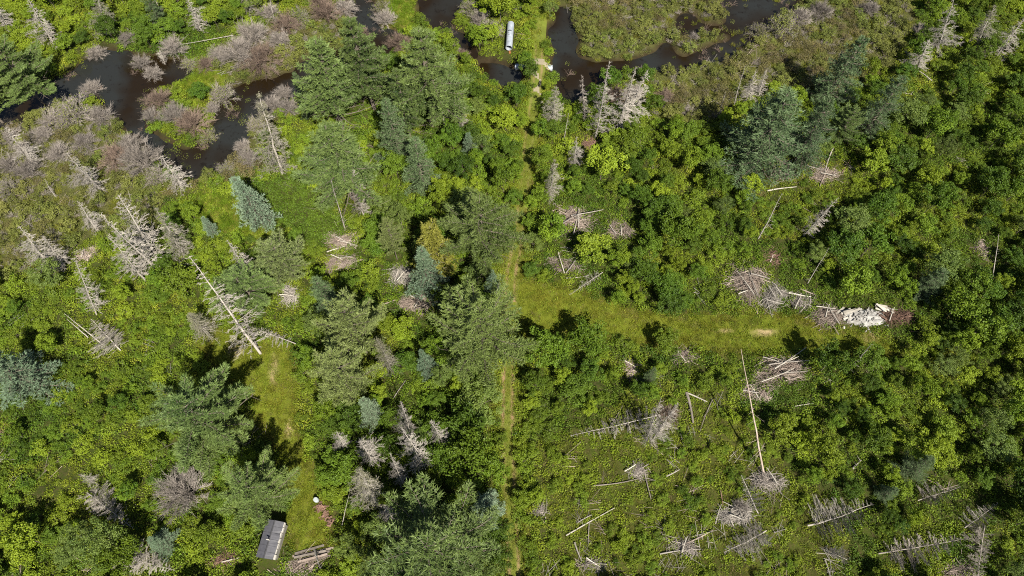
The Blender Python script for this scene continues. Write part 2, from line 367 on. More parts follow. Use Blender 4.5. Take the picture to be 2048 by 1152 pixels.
tag(obj('water', mb.mesh('water', M['water'])), kind='structure')

# ---- tracks
def track_mat(name, ga, gb, soil):
    m, nt, out = mat(name); P = wpos(nt)
    n2 = noise(nt, 2.2, 6, .7, P); n1 = noise(nt, .35, 4, .6, P)
    c = mixc(nt, ramp(nt, n2, .3, .7), ga, gb); c = mixc(nt, ramp(nt, n1, .4, .65), c, tuple(x * .72 for x in gb))
    v = attr(nt, 'var').outputs['Fac']
    mm = N(nt, 'ShaderNodeMath', operation='MULTIPLY'); nt.links.new(v, mm.inputs[0]); nt.links.new(ramp(nt, noise(nt, .9, 4, .6, P), .3, .55), mm.inputs[1])
    c = mixc(nt, mm.outputs[0], c, mixc(nt, ramp(nt, n2, .3, .7), soil, tuple(x * 1.35 for x in soil)))
    p = N(nt, 'ShaderNodeBsdfPrincipled'); p.inputs['Roughness'].default_value = .95; p.inputs['Specular IOR Level'].default_value = .1
    nt.links.new(c, p.inputs['Base Color'])
    b = N(nt, 'ShaderNodeBump'); b.inputs['Strength'].default_value = .6; b.inputs['Distance'].default_value = .08
    nt.links.new(n2, b.inputs['Height']); nt.links.new(b.outputs[0], p.inputs['Normal']); nt.links.new(p.outputs[0], out.inputs[0])
    return m
M['track'] = track_mat('track_turf', (.075, .105, .012), (.125, .140, .024), (.17, .115, .062))
M['meadow'] = track_mat('mown_grass', (.070, .100, .008), (.125, .140, .015), (.26, .19, .11))
def resample(line, n):
    P = np.array([at(*q) for q in line]); d = np.concatenate([[0], np.cumsum(np.hypot(*np.diff(P, axis=0).T))])
    t = np.linspace(0, d[-1], n); return np.stack([np.interp(t, d, P[:, 0]), np.interp(t, d, P[:, 1])], 1)
L = resample(TRACK_NS, 320)
for _ in range(12): L[1:-1] = (L[:-2] + 2 * L[1:-1] + L[2:]) / 4
tg = unit(np.gradient(L, axis=0)); nr = np.stack([tg[:, 1], -tg[:, 0]], 1)
acr = np.linspace(-1, 1, 15); half = 1.05
wob = 1 + .18 * (vnoise(np.arange(320) * .11, np.zeros(320), 3) - .5)
V = L[:, None] + nr[:, None] * (acr[None, :, None] * half * wob[:, None, None])
rut = np.exp(-((np.abs(acr) - .52) / .16) ** 2)
Vz = ground(V[..., 0], V[..., 1]) + .07 - .045 * rut[None]
ii = (np.arange(319)[:, None] * 15 + np.arange(14)[None]).ravel()
mb = MB(); mb.add(np.concatenate([V, Vz[..., None]], -1), np.stack([ii, ii + 1, ii + 16, ii + 15], 1), (rut[None] * np.clip(fbm(V[..., 0] * .25, V[..., 1] * .18, 31) * 2.6 - .75, 0, 1) * (V[..., 1] < 82) + rut[None] * .9 * (((to_px(V[..., 0], V[..., 1])[1] > 525) & (to_px(V[..., 0], V[..., 1])[1] < 612)) | ((to_px(V[..., 0], V[..., 1])[1] > 735) & (to_px(V[..., 0], V[..., 1])[1] < 850)))).clip(0, 1).ravel())
tag(obj('track', mb.mesh('track', M['track'], True)), kind='structure')
def sheet(name, poly, material, bare=(), kind='structure', dz=.05, step=.45):
    wp = np.array(world_poly(poly)); x0, y0 = wp.min(0) - 1; x1, y1 = wp.max(0) + 1
    xs = np.arange(x0, x1, step); ys = np.arange(y0, y1, step); X, Y = np.meshgrid(xs, ys)
    jx = (vnoise(X * .7, Y * .7, 21) - .5) * 1.5; jy = (vnoise(X * .7, Y * .7, 22) - .5) * 1.5
    ins = pip([tuple(q) for q in wp], X + jx, Y + jy)
    var = np.zeros(X.shape)
    for (u, v, ru, rv) in bare:
        pu, pv = to_px(X, Y); var = np.maximum(var, np.clip(1.5 - 1.5 * np.hypot((pu - u) / ru, (pv - v) / rv), 0, 1))
    n = len(xs); ok = ins[:-1, :-1] & ins[1:, :-1] & ins[:-1, 1:] & ins[1:, 1:]
    j, i = np.nonzero(ok); q = j * n + i
    used = np.unique(np.concatenate([q, q + 1, q + n, q + n + 1])); rm = np.zeros(X.size, int); rm[used] = np.arange(len(used))
    Z = ground(X, Y) + dz
    mb = MB(); mb.add(np.stack([X, Y, Z], -1).reshape(-1, 3)[used], rm[np.stack([q, q + 1, q + n + 1, q + n], 1)], var.ravel()[used])
    return tag(obj(name, mb.mesh(name, material, True)), kind=kind)
sheet('grass_path', CLEAR_EW, M['meadow'], [(1527, 666, 36, 7), (1740, 668, 22, 22), (1215, 590, 16, 10), (1450, 662, 18, 4)])
sheet('grass_path', MEADOW_W, M['meadow'], [(470, 700, 20, 25), (548, 745, 10, 40), (578, 860, 10, 22)])
sheet('sand', [(1040, 122), (1062, 124), (1078, 121), (1108, 126), (1104, 138), (1092, 136), (1080, 140), (1082, 165), (1080, 205), (1072, 200), (1070, 160), (1066, 140), (1046, 134)], track_mat('pale_sand', (.20, .17, .115), (.27, .235, .165), (.25, .21, .14)), [], dz=.09, step=.3)

# ------------------------------------------------------------------ plant kinds: each builder returns (parts, height, radius)
def trunk_pts(h, r, wig=.02, n=9, top=1.0):
    t = np.linspace(0, top, n); a = np.cumsum(r.normal(size=(n, 2)) * wig * h / n, 0); a -= a[0]
    return np.concatenate([a, (t * h)[:, None]], 1)
def on(tp, h, z):
    return np.array([np.interp(z, tp[:, 2], tp[:, 0]), np.interp(z, tp[:, 2], tp[:, 1]), z])
def conifer(seed, h, R, needles, wood='bark', base_t=.22, nw=15, per=6, prof=None, rise=.25, curl=.15, sub=.45, gap=.30, tl=.36, tw=.075, kn=6, keep=1.0, flatk=.35, tilt_up=.55, dead_low=0):
    r = np.random.default_rng(seed); tp = trunk_pts(h, r, .03)
    wd = MB(); rad0 = h * .014
    tube(wd, tp, np.interp(tp[:, 2], [0, h], [rad0, .03]), 7, .5)
    prof = prof or (lambda t: (1 - t) ** .75 * min(1, (t - base_t + .12) / .2) if t < 1 else 0)
    tpts, tdir, tvar = [], [], []
    br = MB(); a0, b0 = [], []
    for i in range(nw):
        t = base_t + (0.965 - base_t) * (i + r.uniform(-.3, .3)) / (nw - 1); t = min(max(t, .08), .985)
        az0 = r.uniform(0, 6.28); k = per if t < .85 else max(4, per - 1)
        for j in range(k):
            az = az0 + 6.283 * j / k + r.normal() * .22
            L = max(.45, R * prof(t)) * r.uniform(.55, 1.22)
            o = on(tp, h, h * t); d = np.array([math.cos(az), math.sin(az), 0]); sd = np.array([-d[1], d[0], 0])
            rs = rise + .55 * max(0, t - .6) * 2 + r.normal() * .08; cu = curl + r.normal() * .05
            P = lambda s: o + d * L * s + np.array([0, 0, 1]) * L * (rs * s + cu * s * s) + sd * L * .08 * math.sin(3 * s + az)
            ss = np.linspace(0, 1, 5); pts = np.array([P(s) for s in ss])
            tube(br, pts, np.linspace(.02 + .012 * L, .012, 5), 3, .4, cap=False)
            if t < dead_low: 
                for q in range(6):
                    s = r.uniform(.25, .95); a = P(s); a0.append(a); b0.append(a + (d * .5 + sd * r.choice([-1, 1])) * L * .25 * r.uniform(.5, 1) + np.array([0, 0, r.normal() * .1]))
                continue
            ns = max(4, int(L / gap * .8))
            for s in np.linspace(.18, 1.0, ns):
                for sg in (-1, 1):
                    if r.uniform() > keep: continue
                    ls = (L * sub * (1 - s) ** .8 * min(1, .45 + s) + .28) * r.uniform(.7, 1.2)
                    ang = r.uniform(.6, 1.0) * sg; dd = d * math.cos(ang) + sd * math.sin(ang)
                    q0 = P(s); m_ = max(1, int(ls / gap))
                    for w_ in range(m_ + 1):
                        f = (w_ + r.uniform(.2, .8)) / (m_ + 1)
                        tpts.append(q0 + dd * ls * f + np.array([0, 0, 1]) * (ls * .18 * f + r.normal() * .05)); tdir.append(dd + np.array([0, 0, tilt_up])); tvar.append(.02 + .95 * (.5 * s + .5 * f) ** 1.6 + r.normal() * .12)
                    if m_ > 1: a0.append(q0); b0.append(q0 + dd * ls * .9 + np.array([0, 0, ls * .15]))
    if a0: sticks(br, a0, b0, .018, .008, .4)
    fo = MB()
    if tpts:
        tp_ = np.repeat(np.array(tpts), kn, 0); td = np.repeat(unit(np.array(tdir)), kn, 0); tv = np.clip(np.repeat(np.array(tvar), kn), 0, 1)
        jit = r.normal(size=tp_.shape); jit[:, 2] *= .75
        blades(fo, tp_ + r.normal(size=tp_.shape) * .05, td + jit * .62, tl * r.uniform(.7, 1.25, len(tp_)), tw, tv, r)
    return [('trunk', wd.mesh('trunk', M[wood], True)), ('branches', br.mesh('branches', M[wood])), ('foliage', fo.mesh('foliage', M[needles]))], h, R
def dead_conifer(seed, h, R, wood='deadwood', nw=20, per=5, base_t=.12, droop=-.1, twigs=9, tl=.3, lich=None, top=1.0, broken=.1, slim=1.0):
    r = np.random.default_rng(seed); tp = trunk_pts(h, r, .03, top=top)
    wd = MB(); tube(wd, tp, np.interp(tp[:, 2], [0, h], [(h * .0105 + .02) * slim, .022 * slim]), 7, .95)
    br = MB(); a0, b0, a1, b1, v1 = [], [], [], [], []; lp = []
    for i in range(nw):
        t = base_t + (top * .985 - base_t) * (i + r.uniform(-.7, .7)) / (nw - 1); t = min(max(t, .03), top * .99); az0 = r.uniform(0, 6.28)
        for j in range(per):
            if r.uniform() < broken or vnoise(np.array([t * 7.0]), np.array([(az0 + 6.283 * j / per) * .9 + seed]), 9)[0] < .24: continue
            az = az0 + 6.283 * j / per + r.normal() * .42; L = max(.25, R * (1 - t) ** .7 * min(1., .55 + t * 1.6)) * r.uniform(.55, 1.2)
            L *= (.75 + .5 * math.sin(az * 1.0 + seed) * .5 + .12); L *= .45 if r.uniform() < .22 else 1
            d = np.array([math.cos(az), math.sin(az), 0]); sd = np.array([-d[1], d[0], 0]); o = on(tp, h, h * t)
            rs = droop + .5 * max(0, t - .55) + r.normal() * .08; cu = r.normal() * .1 - .02
            P = lambda s: o + d * L * s + np.array([0, 0, 1]) * L * (rs * s + cu * s * s) + sd * L * .1 * math.sin(2.4 * s + az * 3)
            pts = np.array([P(s) for s in np.linspace(0, 1, 5)]); tube(br, pts, np.linspace(.014 + .006 * L, .007, 5), 3, r.uniform(.3, .9), cap=False)
            for q in range(int(twigs * min(1.3, L / R + .4))):
                s = r.uniform(.2, 1); a = P(s); ang = r.uniform(.5, 1.1) * r.choice([-1, 1]); dd = d * math.cos(ang) + sd * math.sin(ang)
                e = a + (dd + np.array([0, 0, r.normal() * .22])) * L * tl * (1.15 - s * .6) * r.uniform(.5, 1.2)
                a1.append(a); b1.append(e); v1.append(r.uniform(.3, 1)); lp.append(e)
                if twigs > 7:
                    mid = (a + e) / 2; a1.append(mid); b1.append(mid + (d * math.cos(ang * .3) + sd * math.sin(ang * .3) + np.array([0, 0, r.normal() * .3])) * L * .13); v1.append(r.uniform(.3, 1))
    if a1: sticks(br, a1, b1, .013, .007, np.array(v1))
    parts = [('trunk', wd.mesh('trunk', M[wood], True)), ('branches', br.mesh('branches', M[wood]))]
    if lich:
        fo = MB(); q = np.repeat(np.array(lp), 4, 0); blades(fo, q + r.normal(size=q.shape) * .07, r.normal(size=q.shape), .2, .05, r.uniform(0, 1, len(q)), r)
        parts.append(('foliage', fo.mesh('foliage', M[lich])))
    return parts, h, R
def broadleaf(seed, h, R, leaf, lobes=26, per=60, L=.26, low=.35, up=.15, stem='bark', wood_r=.05, spread=.42):
    r = np.random.default_rng(seed); wd = MB(); fo = MB(); tp = trunk_pts(h * .8, r, .08, 6); tube(wd, tp, np.linspace(wood_r, wood_r * .35, 6), 5, .5)
    cs = []
    for i in range(lobes):
        d = r.normal(size=3); d[2] = abs(d[2]) * .9 - .15; d = unit(d); rr = r.uniform(.3, 1.0) ** .6 * (.72 + .5 * float(vnoise(np.array([math.atan2(d[1], d[0]) * 1.6 + 9]), np.array([d[2] * 2.0 + seed]), 3)[0]))
        cs.append(np.array([d[0] * R * rr, d[1] * R * rr, h * (low + (1 - low) * .5) + d[2] * h * (1 - low) * .55 * rr]) + r.normal(size=3) * .15 * R)
    cs = np.array(cs); lr = R * r.uniform(.7, 1.3, lobes) * spread
    for c in cs[:: max(1, lobes // 9)]:
        z = min(c[2] * r.uniform(.35, .7), h * .75); o = on(tp, h, z); pts = np.array([o, (o + c) / 2 + r.normal(size=3) * .08, c]); tube(wd, pts, [wood_r * .5, wood_r * .3, .012], 3, .5, cap=False)
    c = np.repeat(cs, per, 0); lrr = np.repeat(lr, per)[:, None]; d = unit(r.normal(size=c.shape)); d[:, 2] = np.where(d[:, 2] < -.3, -d[:, 2], d[:, 2])
    rad = r.uniform(.35, 1, len(c))[:, None] ** .5; pos = c + d * lrr * rad * np.array([1, 1, .7]); pos[:, 2] = np.maximum(pos[:, 2], .05)
    var = np.clip(np.repeat(r.uniform(.1, .75, lobes), per) + r.normal(size=len(c)) * .18, 0, 1)
    leaves(fo, pos, d * .7 + np.array([0, 0, up]) + r.normal(size=c.shape) * .45, L * r.uniform(.7, 1.25, len(c)), L * .62, var, r)
    return [('trunk', wd.mesh('trunk', M[stem], True)), ('crown', fo.mesh('crown', M[leaf]))], h, R
def twig_shrub(seed, h, R, wood='greytwig', stems=80, tw=42, leaf=None, leafn=0):
    r = np.random.default_rng(seed); st = MB(); tg = MB(); a1, b1, v1 = [], [], []; tips = []
    for i in range(stems):
        az = r.uniform(0, 6.28); el = r.uniform(.12, 1.5); L = math.hypot(R * math.cos(el), h * math.sin(el)) * r.uniform(.75, 1.1)
        d = np.array([math.cos(az) * math.cos(el), math.sin(az) * math.cos(el), math.sin(el)]); o = np.array([r.normal() * .12 * R, r.normal() * .12 * R, 0])
        side = unit(np.cross(d, r.normal(size=3))); vv = r.uniform(.2, .9)
        P = lambda s: o + d * L * s + side * L * .12 * s * s + np.array([0, 0, 1]) * L * .12 * math.sin(3.1 * s)
        tube(st, np.array([P(s) for s in (0, .35, .7, 1)]), [.020, .014, .010, .006], 3, vv, cap=False)
        for q in range(tw):
            s = r.uniform(.35, 1) ** .8; a = P(s); e = a + (d * .8 + r.normal(size=3) * .55 + np.array([0, 0, .15])) * L * .24 * r.uniform(.4, 1.1); e[2] = max(e[2], .03)
            a1.append(a); b1.append(e); v1.append(np.clip(vv + r.normal() * .2, 0, 1)); tips.append(e)
    sticks(tg, a1, b1, .0105, .006, np.array(v1))
    parts = [('stems', st.mesh('stems', M[wood])), ('twigs', tg.mesh('twigs', M[wood]))]
    if leaf:
        fo = MB(); t = np.array(tips)[r.integers(0, len(tips), leafn)]; leaves(fo, t + r.normal(size=t.shape) * .08, r.normal(size=t.shape) * .6 + np.array([0, 0, .7]), .17, .10, r.uniform(0, 1, leafn), r)
        parts.append(('crown', fo.mesh('crown', M[leaf])))
    return parts, h, R

white_prof = lambda t: (min(1, .62 + t * 1.1) if t < .45 else max(.0, 1 - ((t - .45) / .57) ** 1.5))
cone_prof = lambda t: max(.04, (1 - t) ** .9 * 1.1)
KIND = {}
for i in range(3): KIND['pine%d' % i] = conifer(100 + i, 16, 5.2, 'pine', prof=white_prof, nw=10, per=6, base_t=.26, rise=.16, curl=.18, sub=.33, gap=.235, tl=.36, tw=.08, kn=8, dead_low=.30)
spire_prof = lambda t: max(.05, (1 - t) ** .8 * 1.12 * min(1, .55 + t * 1.4))
for i in range(3): KIND['spire%d' % i] = conifer(106 + i, 17, 4.6, 'pine' if i == 0 else 'pine_deep', prof=spire_prof, nw=13, per=6, base_t=.24, rise=.0, curl=.20, sub=.33, gap=.23, tl=.33, tw=.075, kn=8, tilt_up=.6, dead_low=.30)
KIND['deep0'] = conifer(103, 16, 5.2, 'pine_deep', prof=white_prof, nw=10, per=6, base_t=.26, rise=.24, curl=.16, sub=.36, gap=.26, tl=.40, tw=.085, kn=7, dead_low=.30)
for i in range(2): KIND['pale%d' % i] = conifer(120 + i, 13, 4.0, 'pine_pale', prof=white_prof, nw=10, per=6, base_t=.25, rise=.2, sub=.38, gap=.26, tl=.38, tw=.08, keep=.95, kn=7)
for i in range(2): KIND['blue%d' % i] = conifer(140 + i, 11, 2.9, 'spruce_blue', prof=cone_prof, nw=13, per=6, base_t=.12, rise=.02, curl=-.05, sub=.34, gap=.25, tl=.27, tw=.07, tilt_up=.3)
KIND['mint0'] = conifer(145, 11, 2.9, 'spruce_mint', prof=cone_prof, nw=13, per=6, base_t=.14, rise=.02, curl=-.03, sub=.36, gap=.25, tl=.27, tw=.07, tilt_up=.3)
for i in range(2): KIND['dark%d' % i] = conifer(160 + i, 13, 3.6, 'spruce_green', prof=lambda t: max(.05, (1 - t) ** .7 * 1.02), nw=13, per=6, base_t=.10, rise=.10, curl=.03, sub=.36, gap=.27, tl=.34, tw=.07, tilt_up=.4)
KIND['yellow'] = conifer(180, 9, 2.2, 'pine_yellow', prof=cone_prof, nw=14, per=6, base_t=.12, rise=.1, gap=.28, tl=.28)
KIND['dry'] = conifer(181, 11, 2.4, 'needle_dry', 'deadwood', prof=cone_prof, nw=17, per=6, base_t=.14, rise=-.05, curl=-.05, sub=.4, gap=.3, tl=.22, tw=.05, keep=.65, kn=4)
for i in range(3): KIND['dead%d' % i] = dead_conifer(200 + i, 10, 2.3, nw=27, per=6, twigs=12, tl=.34, slim=.88)
for i in range(2): KIND['fuzzy%d' % i] = dead_conifer(210 + i, 9, 2.3, 'deadwood', nw=22, per=6, twigs=12, tl=.36, broken=.05, slim=.9)
KIND['lichen'] = dead_conifer(220, 12, 2.6, 'deadwood', nw=24, per=6, twigs=11, lich='needle_dry')
for i in range(2): KIND['bare%d' % i] = dead_conifer(230 + i, 10, 1.5, nw=15, per=4, twigs=4, broken=.35)
KIND['browndead'] = dead_conifer(240, 9, 2.0, 'greytwig', nw=22, per=6, twigs=12, tl=.32)
for i in range(3): KIND['fall%d' % i] = dead_conifer(260 + i, 10, 2.3, 'deadwood' if i != 2 else 'greytwig', nw=26, per=6, twigs=22, tl=.38, broken=.08, slim=.6)
KIND['thin'] = dead_conifer(245, 13, 3.0, 'slash', nw=14, per=3, twigs=5, broken=.35, tl=.25)
KIND['pole'] = dead_conifer(250, 9, 1.0, 'deadwood', nw=9, per=3, twigs=2, broken=.5)
for i in range(3): KIND['sap%d' % i] = broadleaf(300 + i, 4.2, 1.9, 'leaf_deep', 46, 66, .24, spread=.29)
for i in range(3): KIND['sapb%d' % i] = broadleaf(310 + i, 3.6, 1.7, 'leaf', 42, 64, .22, spread=.29)
for i in range(2): KIND['sapo%d' % i] = broadleaf(325 + i, 4.4, 1.6, 'leaf_grey', 60, 60, .15, low=.2, spread=.24)
for i in range(2): KIND['sapy%d' % i] = broadleaf(320 + i, 3.6, 1.6, 'leaf_yellow', 40, 64, .22, spread=.29)
for i in range(3): KIND['shrub%d' % i] = broadleaf(330 + i, 1.7, 1.25, 'leaf', 26, 50, .17, low=.12, spread=.34)
for i in range(2): KIND['shruby%d' % i] = broadleaf(340 + i, 1.5, 1.15, 'leaf_yellow', 24, 50, .17, low=.12, spread=.34)
for i in range(3): KIND['marsh%d' % i] = broadleaf(350 + i, 1.3, 1.1, 'leaf_marsh', 24, 40, .17, low=.15, spread=.34)
KIND['marshb0'] = broadleaf(360, 1.1, 1.0, 'leaf_marsh_brown', 18, 36, .14, low=.15)
for i in range(3): KIND['grey%d' % i] = twig_shrub(400 + i, 1.9, 2.2)
for i in range(2): KIND['brown%d' % i] = twig_shrub(410 + i, 1.7, 2.0, 'browntwig')
KIND['mixed1'] = twig_shrub(421, 1.5, 2.1, 'greytwig', stems=60, tw=36, leaf='leaf_marsh', leafn=1500)
KIND['mixed0'] = twig_shrub(420, 1.7, 2.0, 'greytwig', leaf='leaf_marsh', leafn=900)

bare_spots = []
used_keepout = []         # (x, y, radius): ground that taller growth leaves free
def plant(kind, name, label, cat, x, y, h, R, lean=None, group=None, spin=None, dz=-.05):
    parts, h0, R0 = KIND[kind]
    o = thing(name, label, cat, (x, y, float(ground(x, y)) + dz), group)
    q = Quaternion((0, 0, 1), random.uniform(0, 6.283) if spin is None else spin)
    if lean is not None: q = Vector((0, 0, 1)).rotation_difference(Vector(lean)) @ q
    o.rotation_mode = 'QUATERNION'; o.rotation_quaternion = q
    o.scale = (R / R0, R / R0, h / h0)
    for n, me in parts:
        c = obj(n, me, o)
        if n in ('branches', 'twigs', 'stems'): c['kind'] = 'stuff'
    return o
def crown_at(kind, u, v, h, rpx, name, label, cat='pine tree', f=.62):
    p = at(u, v, h * f); R = rpx * mpp(u, v) * (CAM_H - h * f) / CAM_H
    used_keepout.append((p[0], p[1], R * .45))
    return plant(kind, name, label, cat, p[0], p[1], h, R)
def standing(kind, ut, vt, ub, vb, rpx, label, name='dead_tree', cat='dead tree', hmin=2.5, hmax=14, keep=.6):
    B = at(ub, vb, 0); d = kdir(ut, vt); A0 = at(ut, vt, 0); k = np.array([d[0] / d[2], d[1] / d[2]])
    h = float(np.clip((B - A0) @ k / (k @ k), hmin, hmax)); T = A0 + h * k
    lean = (T[0] - B[0], T[1] - B[1], h); ln = math.sqrt(lean[0] ** 2 + lean[1] ** 2 + h * h)
    used_keepout.append((B[0], B[1], keep))
    return plant(kind, name, label, cat, B[0], B[1], ln, rpx * mpp(ub, vb), lean)
def fallen(kind, ub, vb, ut, vt, rpx, label, z0=.5, z1=1.3, name='fallen_tree', cat='fallen tree'):
    z1 = z1 + (.6 if kind[:4] == 'fall' else 0); B = at(ub, vb, z0); T = at(ut, vt, z1); lean = (T[0] - B[0], T[1] - B[1], z1 - z0)
    for f in (.1, .3, .5, .7, .9):
        q = B + (T - B) * f; used_keepout.append((q[0], q[1], 1.5)); used_keepout.append((q[0], q[1] - 1.6, 1.2))
    o = plant(kind, name, label, cat, B[0], B[1], math.sqrt(sum(c * c for c in lean)), rpx * (1.3 if kind[:4] == 'fall' else 1) * mpp(ub, vb), lean); o.location.z = float(ground(*B)) + z0
    return o

PINES = [
 ('spire0', 652, 158, 17, 98, 'tall green pine with bare lower trunk beside the stream bend'),
 ('spire1', 722, 116, 17, 84, 'dark green pine just behind the bare-trunked pine beside the stream'),
 ('spire1', 846, 142, 18, 108, 'tall dense pine nearest the lower left bank of the culvert channel'),
 ('spire1', 806, 200, 14, 56, 'dark conifer pressed against the dense pine left of the culvert channel'),
 ('spire2', 676, 312, 16, 118, 'wide bright green pine standing above two bare dead trunks'),
 ('dark1', 786, 256, 13, 46, 'bluish dark spruce in the gap between two big pines'),
 ('dark0', 836, 320, 11, 46, 'short blue-green spruce below the dense pine'),
 ('dark1', 604, 182, 9, 22, 'small dark conifer on the bank left of the bare-trunked pine'),
 ('deep0', 966, 455, 15, 82, 'large round green pine beside the dirt track above the side clearing'),
 ('yellow', 868, 490, 11, 50, 'yellow-tinged conifer left of the large round pine'),
 ('blue0', 852, 535, 11, 46, 'grey-green spruce in front of the yellow-tinged conifer'),
 ('pale1', 780, 472, 10, 27, 'small high-crowned pine showing its thin grey stem'),
 ('deep0', 958, 662, 16, 102, 'spreading pine overhanging the dirt track opposite the side clearing'),
 ('blue1', 986, 560, 6, 20, 'small blue spruce between two big pines by the track'),
 ('pale0', 705, 652, 14, 62, 'pale olive pine, upper of the pair in the middle left'),
 ('pale1', 680, 745, 13, 62, 'pale olive pine, lower of the pair in the middle left'),
 ('dry', 768, 708, 10, 28, 'thin half-dead olive conifer right of the pale pine pair'),
 ('dark0', 645, 585, 9, 38, 'dull green conifer just above the pale pine pair'),
 ('blue0', 848, 722, 7, 24, 'thin blue conifer left of the spreading trackside pine'),
 ('pale0', 560, 515, 9, 54, 'pale yellow-green pine with flat sprays beside slash'),
 ('pine1', 488, 578, 9, 66, 'low flat-topped green pine crossed by the long dead trunk'),
 ('dry', 396, 645, 6, 32, 'small olive-grey conifer left of the long dead trunk'),
 ('mint0', 496, 398, 11, 46, 'pale blue spruce standing alone in the bright grass'),
 ('mint0', 416, 451, 4, 18, 'little blue-grey spruce seedling left of the lone blue spruce'),
 ('blue0', 14, 735, 11, 64, 'blue-green pine cut by the left edge of the picture'),
 ('pine0', 402, 840, 14, 104, 'broad pine with bright boughs left of the grass path'),
 ('pine2', 512, 980, 13, 74, 'bushy pine rising just above the shed'),
 ('deep0', 868, 1112, 16, 138, 'biggest pine, cut by the bottom edge left of the track'),
 ('mint0', 975, 1015, 9, 46, 'pale blue-green pine touching the left side of the track'),
 ('mint0', 736, 818, 8, 32, 'bright blue-green spruce below the pale pine pair'),
 ('blue0', 316, 1085, 4, 32, 'low blue-green conifer near the bottom left snag'),
 ('dark0', 1545, 255, 15, 98, 'large soft blue-green pine at the marsh edge, largest on the right'),
 ('dark1', 1632, 250, 13, 55, 'blue-green pine crowding the right flank of the largest one'),
 ('dark1', 1692, 135, 13, 54, 'grey-green conifer standing deepest in the marsh'),
 ('dark0', 1770, 205, 12, 48, 'grey-green conifer right of the marsh pines'),
 ('pine1', 1694, 248, 8, 36, 'young bright green pine between the right-hand marsh pines'),
 ('pine2', 14, 125, 13, 70, 'lush green tree on the upper left bank of the stream'),
 ('pine0', -70, 170, 12, 70, 'lush green tree at the left edge above the stream'),
 ('dark1', 1303, 750, 5, 17, 'little grey-green spruce alone below the side clearing'),
 ('blue1', 938, 285, 5, 20, 'young blue spruce in the bushes left of the track'),
 ('dark0', 1870, 560, 6, 34, 'young dark conifer in the right-hand thicket'),
 ('dark1', 1840, 930, 6, 34, 'young dark conifer above the fallen grey trees, lower right'),
 ('dark0', 1776, 985, 4, 22, 'dark green little pine beside the fallen grey trees, lower right'),
 ('dark1', 300, 8, 8, 22, 'small dark spruce at the top edge left of the pond'),
]
for k, u, v, h, rp, lab in PINES:
    if lab: crown_at(k, u, v, h, rp, 'pine_tree' if k[:2] in ('pi', 'pa', 'de', 'sp') else 'spruce_tree', lab, 'pine tree' if k[:2] in ('pi', 'pa', 'de', 'sp') else 'conifer')

